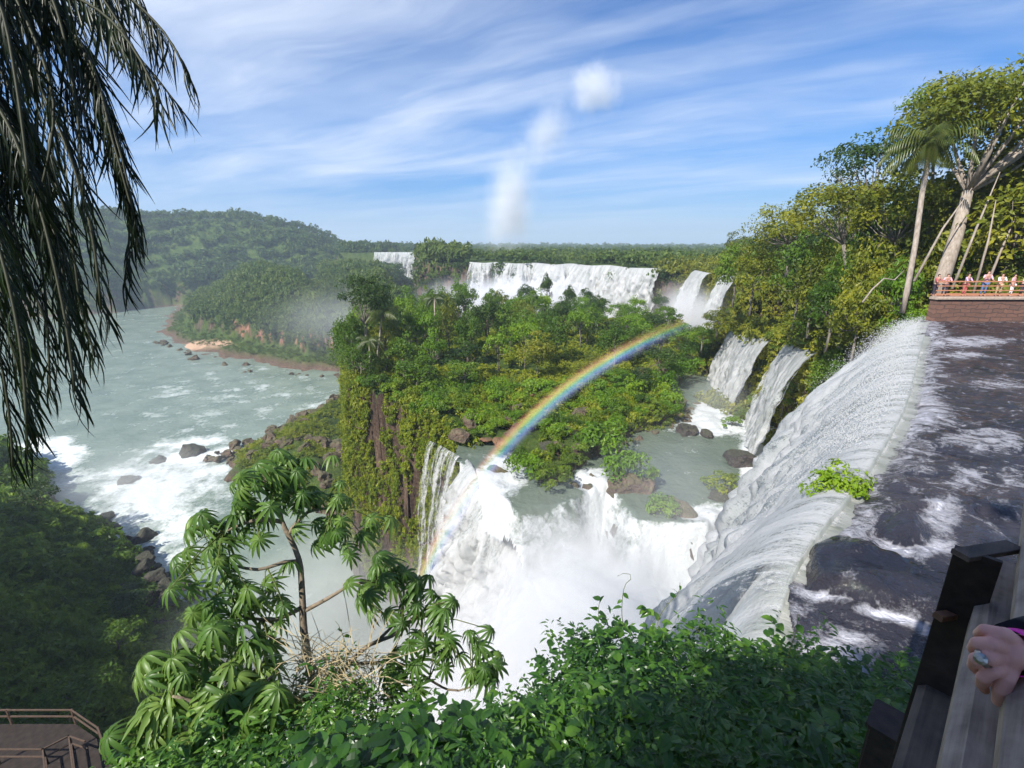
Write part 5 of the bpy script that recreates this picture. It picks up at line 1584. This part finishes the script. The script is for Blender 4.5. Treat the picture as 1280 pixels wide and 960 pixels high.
def person(x, y, z, rz, shirt, trousers, label, pose='lean', h=1.68):
    s = h / 1.70
    r = empty('person', (x, y, z), rz)
    fa = {'lean': ((-0.24, -0.16, 1.12), (-0.12, -0.40, 1.10)), 'raise': ((-0.30, -0.12, 1.20), (-0.12, -0.28, 1.42)), 'rest': ((-0.27, 0.02, 1.12), (-0.25, -0.08, 0.86))}[pose]
    bend = -0.08 if pose != 'rest' else 0.0
    J = dict(pel=(0, 0, 0.95), wai=(0, bend*0.4, 1.12), che=(0, bend, 1.32), nec=(0, bend, 1.47), hb=(0, bend-0.01, 1.55), ht=(0, bend-0.015, 1.66))
    pts = [J['pel'], J['wai'], J['che'], J['nec'], J['hb'], J['ht']]
    rad_ = [(0.15, 0.11), (0.135, 0.10), (0.16, 0.11), (0.055, 0.055), (0.078, 0.09), (0.072, 0.088)]
    E_ = [(0, 1), (1, 2), (2, 3), (3, 4), (4, 5)]
    for sg in (-1, 1):
        b = len(pts)
        fe, fh = fa
        if pose == 'raise' and sg > 0: fe, fh = (-0.24, -0.16, 1.12), (-0.12, -0.40, 1.10)
        pts += [(sg * 0.19, bend, 1.40), (sg * abs(fe[0]), fe[1] + bend, fe[2]), (sg * abs(fh[0]), fh[1] + bend, fh[2]), (sg * abs(fh[0]) * 0.9, fh[1] + bend - 0.10, fh[2] - 0.01)]
        rad_ += [0.06, 0.045, 0.032, (0.04, 0.02)]
        E_ += [(2, b), (b, b+1), (b+1, b+2), (b+2, b+3)]
        b = len(pts)
        pts += [(sg * 0.10, 0.0, 0.86), (sg * 0.11, -0.02, 0.48), (sg * 0.11, 0.03, 0.09), (sg * 0.12, -0.13, 0.04)]
        rad_ += [0.092, 0.062, 0.042, (0.045, 0.035)]
        E_ += [(0, b), (b, b+1), (b+1, b+2), (b+2, b+3)]
    P_ = [tuple(c * s for c in q_) for q_ in pts]
    R_s = [tuple(v * s for v in q_) if hasattr(q_, '__len__') else q_ * s for q_ in rad_]
    skin_mesh('body', P_, E_, R_s, M['skin_far'], r)
    k = 1.16
    sel = [0, 1, 2, 6, 7, 14, 15]
    up_ = lambda v: tuple(a * k for a in v) if hasattr(v, '__len__') else v * k
    skin_mesh('shirt', [P_[i] for i in sel], [(0, 1), (1, 2), (2, 3), (3, 4), (2, 5), (5, 6)], [up_(R_s[i]) for i in sel], CL[shirt], r)
    sel = [0, 10, 11, 12, 18, 19, 20]
    skin_mesh('trousers', [P_[i] for i in sel], [(0, 1), (1, 2), (2, 3), (0, 4), (4, 5), (5, 6)], [up_(R_s[i]) for i in sel], CL[trousers], r)
    bm = bmesh.new(); bmesh.ops.create_uvsphere(bm, u_segments=14, v_segments=10, radius=1)
    for v in bm.verts:
        v.co.x *= 0.088; v.co.y *= 0.102; v.co.z *= 0.085
        if v.co.y < -0.02 and v.co.z < 0.03: v.co.y = -0.02 + (v.co.y + 0.02) * 0.2
        if v.co.z < -0.03: v.co.z *= 1.8
    me = bpy.data.meshes.new('hair'); bm.to_mesh(me); bm.free(); me.materials.append(M['hair'])
    ho = bpy.data.objects.new('hair', me); COL.objects.link(ho); ho.parent = r; ho.location = (0, (bend + 0.015) * s, 1.645 * s); ho.scale = (s, s, s)
    r['label'] = label; r['category'] = 'person'; r['group'] = 'visitors at the far railing'
    return r


DZ = 63.7 + 2.55
for (px, sh, tr, pose, hh, lab) in ((1172, 'red', 'dark', 'lean', 1.60, 'person in a dull red top leaning on the far railing, first from the jungle side'),
                                   (1184, 'pink', 'dark', 'raise', 1.62, 'person in a pink top raising a hand to the face beside the thick pale trunk'),
                                   (1209, 'lilac', 'red', 'lean', 1.66, 'person in a lilac top and dark red trousers leaning forward on the far railing'),
                                   (1233, 'pink', 'jeans', 'raise', 1.85, 'tallest person, in a pink top and blue jeans, at the far railing'),
                                   (1252, 'white', 'khaki', 'lean', 1.66, 'person in a white top at the far railing, next to the tallest one'),
                                   (1268, 'pink', 'white', 'rest', 1.62, 'person in a pink top and white trousers standing side on at the far railing'),
                                   (1281, 'white', 'dark', 'lean', 1.64, 'person in white cut by the right edge of the photo')):
    x_ = (px - 640) / F * 35.6
    person(x_, 36.35, DZ, rng.uniform(-0.5, 0.5), sh, tr, lab, pose, hh)

# ------------------------------------------------------------------ singled-out trees of the right-hand wood
def frond_set(c, R, k, seed, droop=0.9, dead=0):
    g = np.random.default_rng(seed); lb = LB()
    for i in range(k):
        a = g.uniform(0, 6.28); el = g.uniform(-0.2, 1.1)
        p = np.array(c, float); d = np.array([math.cos(a) * math.cos(el), math.sin(a) * math.cos(el), math.sin(el)])
        n_ = 16; L = R * g.uniform(0.8, 1.15)
        for j in range(n_):
            p = p + d * L / n_; d = d + np.array([0, 0, -droop * 2.2 / n_]); d /= np.linalg.norm(d)
            sd_ = np.cross(d, (0, 0, 1)); sd_ /= np.linalg.norm(sd_) + 1e-6
            for s_ in (-1, 1):
                V, Fq = leaf_blade(R * 0.34 * math.sin(math.pi * (0.15 + 0.8 * j / n_)), R * 0.028, 3, 0.5, 0.4)
                lb.add(V, Fq, frame(d * 0.5 + sd_ * s_ + np.array([0, 0, -0.5])), p, g.uniform(0.2, 0.9))
    return lb


def palm(label, px0, py0, px1, py1, t, R, tr_r, k=22, group=None):
    b = D(px0, py0, t); tp = D(px1, py1, t)
    r = empty('palm_tree', tuple(b)); tp = tp - b
    MB().tube([(0, 0, -1.5), (0, 0, 0), tuple(tp * 0.33 + [0.06, 0, 0]), tuple(tp * 0.66 + [-0.05, 0, 0]), tuple(tp)], [tr_r * 1.3, tr_r * 1.1, tr_r, tr_r, tr_r * 1.05], 10, jit=0.05).build('trunk', M['bark_pale'], r, smooth=True)
    frond_set(tp, R, k, int(px0), 0.95).build('crown', M['leaf_palm'], r)
    tag(r, label, 'palm', group)
    return r


palm('tall palm with a pale leaning trunk and shaggy crown over the jungle bank', 1133, 368, 1164, 178, 39.0, 3.6, 0.19, 34)
palm('small palm with drooping yellow-green crown among the trees at the island corner', 372 + 100, 440, 478, 392, 96, 4.0, 0.16)
palm('slender palm rising from the middle of the island wood', 545, 440, 543, 372, 104, 3.2, 0.14)
palm('squat palm on the left edge of the island wood', 462, 455, 462, 425, 90, 3.0, 0.14)


def big_tree(label, px0, py0, px1, py1, t, R, Hh, tr_r, mat, bark, seed, ls=0.40, nsub=46, per=90, asp=0.5, low=-0.6):
    b = D(px0, py0, t); tp = D(px1, py1, t) - b
    r = empty('jungle_tree', tuple(b))
    V, Fq, tv, cs = clump_cloud(seed, R, Hh, nsub, per, ls, sub=0.34, low=low, asp=asp)
    c = mesh_np('crown', V + tp, Fq, M[mat], {'tint': tv}, parent=r)
    k = MB()
    fork = tp * 0.55
    k.tube([(0, 0, -2), (0, 0, 0), tuple(tp * 0.28 + [0.1, 0, 0]), tuple(fork)], [tr_r * 1.4, tr_r * 1.1, tr_r, tr_r * 0.75], 12, jit=0.06)
    for q_ in cs[:16]:
        k.tube([fork, fork * 0.45 + (tp + q_) * 0.55 + np.array([0, 0, -0.4]), tp + q_], [tr_r * 0.42, tr_r * 0.26, tr_r * 0.06], 6)
    k.build('trunk', M[bark], r, smooth=True)
    tag(r, label, 'tree')
    return r


big_tree('highest tree with a wide dense crown over the far walkway, upper right corner', 1178, 350, 1235, 150, 41, 6.6, 3.8, 0.50, 'leaf_olive', 'bark_pale', 1201, ls=0.44, nsub=80, per=150)
big_tree('sparse flat-topped tree poking above the palm beside the highest crown', 1160, 300, 1172, 128, 46, 3.2, 1.3, 0.16, 'leaf_mid', 'bark_grey', 1202, nsub=14, per=60)
big_tree('tree with an open dark crown standing against the sky left of the tall palm', 1098, 330, 1085, 205, 50, 3.9, 3.0, 0.22, 'leaf_dark', 'bark_grey', 1203, nsub=30, per=70)
big_tree('broad olive tree below the open dark crown, left of the tall palm', 1060, 360, 1050, 262, 52, 4.6, 3.4, 0.24, 'leaf_olive', 'bark_grey', 1204, nsub=50, per=80)
big_tree('leafy tree filling the right edge behind the visitors', 1270, 350, 1280, 235, 44, 4.8, 4.6, 0.26, 'leaf_olive', 'bark_grey', 1205, nsub=60, per=120)
big_tree('yellow-green tree between the tall palm and the thick pale trunk', 1120, 350, 1120, 265, 46, 3.6, 3.2, 0.2, 'leaf_olive', 'bark_grey', 1206, nsub=44, per=76)
big_tree('dark tree crown closing the wood behind the far walkway', 1225, 345, 1222, 262, 50, 4.8, 4.0, 0.3, 'leaf_dark', 'bark_pale', 1207, nsub=50, per=76)
big_tree('round olive tree high on the jungle bank nearest the far falls', 985, 330, 985, 285, 70, 5.0, 3.6, 0.25, 'leaf_olive', 'bark_grey', 1208, nsub=46, per=76)
for (px, t, yt, s_, key) in ((1130, 48, 215, 1.1, 'full'), (1195, 50, 225, 1.2, 'fullolive'), (1150, 44, 290, 0.9, 'fullolive'), (1210, 44, 285, 0.9, 'full'), (1250, 42, 290, 0.9, 'fullolive'), (1285, 41, 300, 0.9, 'full'), (1165, 52, 240, 1.2, 'dark'), (1240, 50, 210, 1.3, 'full'),
                            (1290, 48, 150, 1.4, 'fullolive'), (1100, 46, 300, 0.9, 'fullolive'), (1075, 50, 300, 0.9, 'full'), (1030, 56, 300, 1.0, 'fullolive'), (1010, 62, 290, 1.0, 'full'), (950, 75, 300, 1.1, 'fullolive'), (925, 85, 305, 1.1, 'full'), (1125, 42, 330, 0.7, 'bright'), (1085, 42, 345, 0.7, 'fullolive'), (1050, 48, 340, 0.8, 'full')):
    pt = D(px, yt, t)
    gz_ = float(H(np.array([pt[0]]), np.array([pt[1]]))[0]); gz_ = max(gz_, 60.0)
    plant(key, np.array([pt[0], pt[1], gz_]), s_, 'behind the stone walkway wall' if px > 1120 else 'high on the jungle bank', 'trees of the jungle bank', top=pt[2])
big_tree('tall dark tree with a rounded crown on the left corner of the island', 457, 450, 457, 372, 97, 5.2, 4.2, 0.3, 'leaf_dark', 'bark_grey', 1210, ls=0.55, nsub=46, per=80)
# bare leaning stems and a snag in front of the wood
sn = MB()
for a, b, t in (((1150, 320), (1215, 235), 38.5), ((1225, 335), (1245, 250), 38.5), ((1240, 330), (1270, 270), 39), ((1198, 330), (1250, 215), 39)):
    A0, B0 = D(*a, t), D(*b, t)
    sn2 = MB(); sn2.tube([A0 - A0 + [0, 0, -2], (B0 - A0) * 0.4 + [0.15, 0, 0], B0 - A0], [0.11, 0.08, 0.03], 7, jit=0.1)
    o = sn2.build('bare_stem', M['bark_pale'], smooth=True); o.location = tuple(A0)
    tag(o, 'pale bare leaning stem in the wood behind the far walkway', 'tree stem', 'bare leaning stems')
sn.tube([D(1078, 378, 37.5), D(1090, 362, 37.5), D(1105, 348, 37.5), D(1118, 350, 37.5), D(1130, 338, 37.5)], [0.07, 0.06, 0.05, 0.05, 0.02], 6, jit=0.1)
tag(sn.build('dead_branch', M['bark_pale'], smooth=True), 'crooked pale dead branch beside the foot of the tall palm', 'branch')

# ------------------------------------------------------------------ timber walkway rail beside the camera, with the hand on it
def wood_mat(name, a, b, rough=0.75):
    m, nt = newmat(name); n = N(nt)
    g = n('ShaderNodeNewGeometry')
    v = n.mapping(n.mapping(g.outputs['Position'], rot=(0, 0, math.radians(-42.5))), (3, 60, 60))
    no = n.noise(v, 1.0, 6, 0.65); n2 = n.noise(g.outputs['Position'], 14, 5)
    k = n.math('MULTIPLY_ADD', n2.outputs[0], 0.5, n.math('MULTIPLY', no.outputs[0], 0.5))
    r = n.ramp(k, [(0.35, a), (0.62, b)])
    bp = n('ShaderNodeBump', {'Height': k, 'Strength': 0.6, 'Distance': 0.006})
    n.out(n('ShaderNodeBsdfPrincipled', {'Base Color': r.outputs[0], 'Roughness': rough, 'Normal': bp.outputs[0]}))
    return m


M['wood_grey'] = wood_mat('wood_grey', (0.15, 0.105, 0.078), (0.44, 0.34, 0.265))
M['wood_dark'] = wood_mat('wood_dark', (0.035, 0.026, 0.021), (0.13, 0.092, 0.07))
M['steel_dark'] = plain('steel_dark', (0.035, 0.022, 0.017), 0.6, 0.4, 30, bump=0.3)
M['rust_edge'] = plain('rust_edge', (0.17, 0.085, 0.05), 0.7, 0.3, 25)
dirr = np.array([0.738, 0.675, 0.0]); outw = np.array([-0.675, 0.738, 0.0])
fr = empty('timber_railing', (0.9, 0.8, 68.3)); fo = np.array([0.9, 0.8, 68.3])


def log(p0, p1, w, h, name, mat):
    """squared log with well rounded edges"""
    b = MB(); b.beam(np.array(p0) - fo, np.array(p1) - fo, w, h, bev=0.28)
    return b.build(name, M[mat], fr, smooth=False)


q0, q1 = P(1241, 960, 69.40), P(1277, 650, 69.40)
dd = (q1 - q0) / np.linalg.norm(q1 - q0)
side = np.array([dd[1], -dd[0], 0])
log(q0 + side * 0.06 - dd * 1.2 - [0, 0, 0.04], q1 + side * 0.06 + dd * 2.2 - [0, 0, 0.04], 0.105, 0.085, 'handrail', 'wood_grey')
log(q0 + side * 0.175 - dd * 1.2 - [0, 0, 0.05], q1 + side * 0.175 + dd * 2.2 - [0, 0, 0.05], 0.105, 0.085, 'handrail', 'wood_grey')
r0, r1 = P(1218, 960, 69.22), P(1252, 724, 69.22)
log(r0 - dd * 1.0, r1, 0.075, 0.10, 'rail_board', 'wood_grey')
b0, b1 = P(1172, 960, 68.98), P(1208, 808, 68.98)
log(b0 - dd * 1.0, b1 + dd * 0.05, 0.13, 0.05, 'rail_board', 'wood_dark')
e0, e1 = P(1136, 960, 68.97), P(1188, 808, 68.97)
o = MB().beam(e0 - dd * 0.8 - fo, e1 - fo, 0.012, 0.06).build('steel_angle', M['rust_edge'], fr)
pt_ = D(1223, 692, 1.02)
MB().beam(pt_ - fo, np.array([pt_[0], pt_[1], 68.35]) - fo, 0.012, 0.075, up=tuple(outw), bev=0.1).build('post', M['steel_dark'], fr)
MB().beam(D(1200, 694, 1.02) - fo, D(1268, 683, 1.06) - fo, 0.035, 0.012, bev=0.1).build('bracket', M['wood_dark'], fr)
MB().beam(D(1172, 771, 1.06) - fo, D(1238, 762, 1.10) - fo, 0.02, 0.014, bev=0.1).build('bracket', M['rust_edge'], fr)
pb = D(1112, 905, 1.55)
MB().beam(pb - fo, pb - [0, 0, 0.8] - fo, 0.12, 0.09, up=tuple(outw)).beam(pb - fo + [0, 0, 0.0], pb + [0, 0, 0.012] - fo, 0.135, 0.105, up=tuple(outw)).build('post', M['steel_dark'], fr)
tag(fr, 'weathered timber railing on dark steel posts running beside the camera', 'railing')
# planked deck under the camera
dk = empty('walkway_deck', (0, 0, 68.3))
for i in range(16):
    c = np.array([0.25, -0.25, 0.06]) + dirr * (-1.6 + i * 0.36)
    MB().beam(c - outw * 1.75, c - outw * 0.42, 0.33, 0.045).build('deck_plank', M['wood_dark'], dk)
MB().beam(np.array([0.25, -0.25, -0.03]) - dirr * 2 - outw * 0.5, np.array([0.25, -0.25, -0.03]) + dirr * 4.4 - outw * 0.5, 0.1, 0.12).build('joist', M['steel_dark'], dk)
tag(dk, 'planked walkway deck beneath the timber railing', 'walkway')

# the hand gripping the rail
def HP(px, py, t): return D(1290 - (1290 - px) * 0.88, 822 + (py - 822) * 0.88, t * 0.93)
hr = empty('person', tuple(D(1300, 815, 0.76))); ho = np.array(D(1300, 815, 0.76))


def limb(b, lst):
    """rounded, tapering limb through joints (x, y, depth, radius)"""
    Pj = [HP(*q_[:3]) - ho for q_ in lst]; Rj = [q_[3] * 0.92 for q_ in lst]
    for a_, c_, ra, rc in zip(Pj[:-1], Pj[1:], Rj[:-1], Rj[1:]):
        b.tube([a_ * (1 - f_) + c_ * f_ for f_ in np.linspace(0, 1, 5)], [ra * (1 - f_) + rc * f_ for f_ in np.linspace(0, 1, 5)], 14)
    for p_, r_ in zip(Pj, Rj):
        b.tube([p_ + np.array([0, 0, r_ * math.cos(f_)]) for f_ in np.linspace(0.02, 3.12, 9)], [max(1e-4, r_ * math.sin(f_)) for f_ in np.linspace(0.02, 3.12, 9)], 14)


hb = MB()
limb(hb, [(1330, 815, 0.86, 0.034), (1276, 814, 0.78, 0.027), (1257, 814, 0.757, 0.025)])
KN = [(1243, 788, 0.752), (1231, 803, 0.745), (1229, 822, 0.742), (1236, 840, 0.745)]
for q_ in KN:
    limb(hb, [(1259, 811 + (q_[1] - 814) * 0.35, 0.760, 0.0185), (q_[0] + 9, 814 + (q_[1] - 814) * 0.85, 0.754, 0.0140), (*q_, 0.0112)])
for fp in ([(1243, 788, 0.752, 0.0108), (1224, 783, 0.765, 0.0096), (1215, 789, 0.80, 0.0086), (1219, 797, 0.83, 0.0072)],
           [(1231, 803, 0.745, 0.0112), (1213, 802, 0.757, 0.0100), (1207, 810, 0.79, 0.0088), (1211, 818, 0.82, 0.0074)],
           [(1229, 822, 0.742, 0.0110), (1211, 824, 0.753, 0.0098), (1207, 834, 0.785, 0.0087), (1212, 841, 0.815, 0.0073)],
           [(1236, 840, 0.745, 0.0104), (1221, 850, 0.754, 0.0092), (1218, 861, 0.78, 0.0080), (1223, 868, 0.80, 0.0068)],
           [(1259, 828, 0.760, 0.0150), (1252, 850, 0.748, 0.0130), (1247, 867, 0.750, 0.0112), (1242, 884, 0.766, 0.0088)]):
    limb(hb, fp)
bd = hb.build('body', M['skin'], hr, smooth=True)
rm = bd.modifiers.new('r', 'REMESH'); rm.mode = 'VOXEL'; rm.voxel_size = 0.0015
sm_ = bd.modifiers.new('s', 'SMOOTH'); sm_.factor = 0.5; sm_.iterations = 7
ev = bd.evaluated_get(bpy.context.evaluated_depsgraph_get())
m2 = bpy.data.meshes.new_from_object(ev); bd.modifiers.clear(); bd.data = m2
m2.polygons.foreach_set('use_smooth', [True] * len(m2.polygons))
if not len(m2.materials): m2.materials.append(M['skin'])
# bracelet band, sleeve, ring
wa, wb = HP(1261, 814, 0.757) - ho, HP(1275, 814, 0.777) - ho
M['pink_band'] = plain('pink_band', (0.85, 0.03, 0.42), 0.4, 0.05, 10)
ax = (wb - wa) / np.linalg.norm(wb - wa)
MB().tube([wa - ax * 0.001, wa, wb, wb + ax * 0.001], [0.0300, 0.0315, 0.0325, 0.0300], 28, cap=False).build('wristband', M['pink_band'], hr, smooth=True)
sl0 = wb + ax * 0.012
MB().tube([sl0 + ax * 0.004, sl0, sl0 + ax * 0.05, sl0 + ax * 0.16, sl0 + ax * 0.30 + [0.04, -0.03, 0.06]], [0.036, 0.044, 0.050, 0.058, 0.07], 20, jit=0.05).build('sleeve', CL['black'], hr, smooth=True)
M['silver'] = plain('silver', (0.45, 0.42, 0.38), 0.35, 0.3, 90, metal=0.9)
fd = HP(1211, 824, 0.753) - HP(1229, 822, 0.742); fd /= np.linalg.norm(fd)
cmid = HP(1221, 823, 0.747) - ho
rg = MB(); rg.tube([cmid - fd * 0.0035, cmid - fd * 0.0035, cmid + fd * 0.0035, cmid + fd * 0.0035], [0.0108, 0.0122, 0.0122, 0.0108], 20, cap=False)
vw = -(cmid + ho - np.array([0, 0, EYE])); vw /= np.linalg.norm(vw); vw = vw - fd * (vw @ fd); vw /= np.linalg.norm(vw)
gm = MB(); gm.tube([cmid + vw * 0.0095, cmid + vw * 0.0125, cmid + vw * 0.0145], [0.0075, 0.0085, 0.004], 9)
rgo = rg.build('ring', M['silver'], hr, smooth=False)
gm.build('gem', M['silver'], rgo)
tag(hr, 'hand of a person in black sleeve with silver ring and pink wristband on timber rail', 'person')

# ------------------------------------------------------------------ lower walkway seen far below at the bottom left corner
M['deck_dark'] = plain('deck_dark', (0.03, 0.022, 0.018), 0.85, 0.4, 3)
lw = empty('lower_walkway', tuple(P(40, 930, 42.0))); lo_ = P(40, 930, 42.0)
def L3(px, py, dz=0.0): return P(px, py, 42.0) + [0, 0, dz] - lo_
deck = [L3(-160, 905), L3(95, 905), L3(128, 928), L3(150, 990), L3(150, 1100), L3(-160, 1100)]
V = np.array([d_ + [0, 0, 0] for d_ in deck] + [d_ - [0, 0, 0.18] for d_ in deck])
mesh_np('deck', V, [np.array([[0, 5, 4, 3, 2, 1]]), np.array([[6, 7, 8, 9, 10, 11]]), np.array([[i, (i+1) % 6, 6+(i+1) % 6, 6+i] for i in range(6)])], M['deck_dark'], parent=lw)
M['rail_brown'] = plain('rail_brown', (0.09, 0.06, 0.042), 0.7, 0.25, 8)
ring_pts = [(-160, 905), (-60, 905), (15, 905), (95, 905), (128, 928), (150, 990)]
for a, b in zip(ring_pts[:-1], ring_pts[1:]):
    A0, B0 = L3(*a), L3(*b)
    for z_ in (1.1, 0.6): MB().beam(A0 + [0, 0, z_], B0 + [0, 0, z_], 0.07, 0.09).build('rail', M['rail_brown'], lw)
for a in ring_pts: MB().beam(L3(*a), L3(*a) + [0, 0, 1.15], 0.1, 0.1, up=(0, 1, 0)).build('post', M['rail_brown'], lw)
st_ = [(0, 955), (60, 955), (92, 938), (70, 975), (52, 1000)]
for a, b in ((st_[0], st_[1]), (st_[1], st_[2]), (st_[2], (112, 945)), ((92, 938), (98, 985)), ((60, 955), (64, 990)), ((98, 985), (20, 1005))):
    A0, B0 = L3(*a), L3(*b)
    for z_ in (1.1, 0.55): MB().beam(A0 + [0, 0, z_], B0 + [0, 0, z_], 0.07, 0.08).build('rail', M['rail_brown'], lw)
    MB().beam(A0, A0 + [0, 0, 1.15], 0.09, 0.09, up=(0, 1, 0)).build('post', M['rail_brown'], lw)
tag(lw, 'brown timber lookout walkway with rails far below in the shade', 'walkway')
# ------------------------------------------------------------------ a label of its own for every plant
from collections import defaultdict
ORD = ['first', 'second', 'third', 'fourth', 'fifth', 'sixth', 'seventh', 'eighth', 'ninth', 'tenth', 'eleventh', 'twelfth', 'thirteenth', 'fourteenth', 'fifteenth', 'sixteenth', 'seventeenth', 'eighteenth', 'nineteenth', 'twentieth']
ORD += [t + '-' + o for t in ('twenty', 'thirty') for o in ORD[:9]]
ORD.insert(29, 'thirtieth')
buckets = defaultdict(list)
for rec in PLANTS:
    r, tone, kind, p, h, zone, (px, py, dep) = rec
    size = ('tall' if h > 9 else ('middling' if h > 6 else 'low')) if kind == 'tree' else ('small' if r.scale[0] < 1.0 else ('rounded' if r.scale[0] < 1.35 else 'broad'))
    buckets[(size, tone, kind, zone)].append((px, r))
for (size, tone, kind, zone), lst in buckets.items():
    lst.sort(key=lambda q_: q_[0])
    for i, (px, r) in enumerate(lst):
        base = f'{size} {tone} {kind} {zone}'
        r['label'] = base if len(lst) == 1 else f'{base}, {ORD[min(i, 38)]} from left'
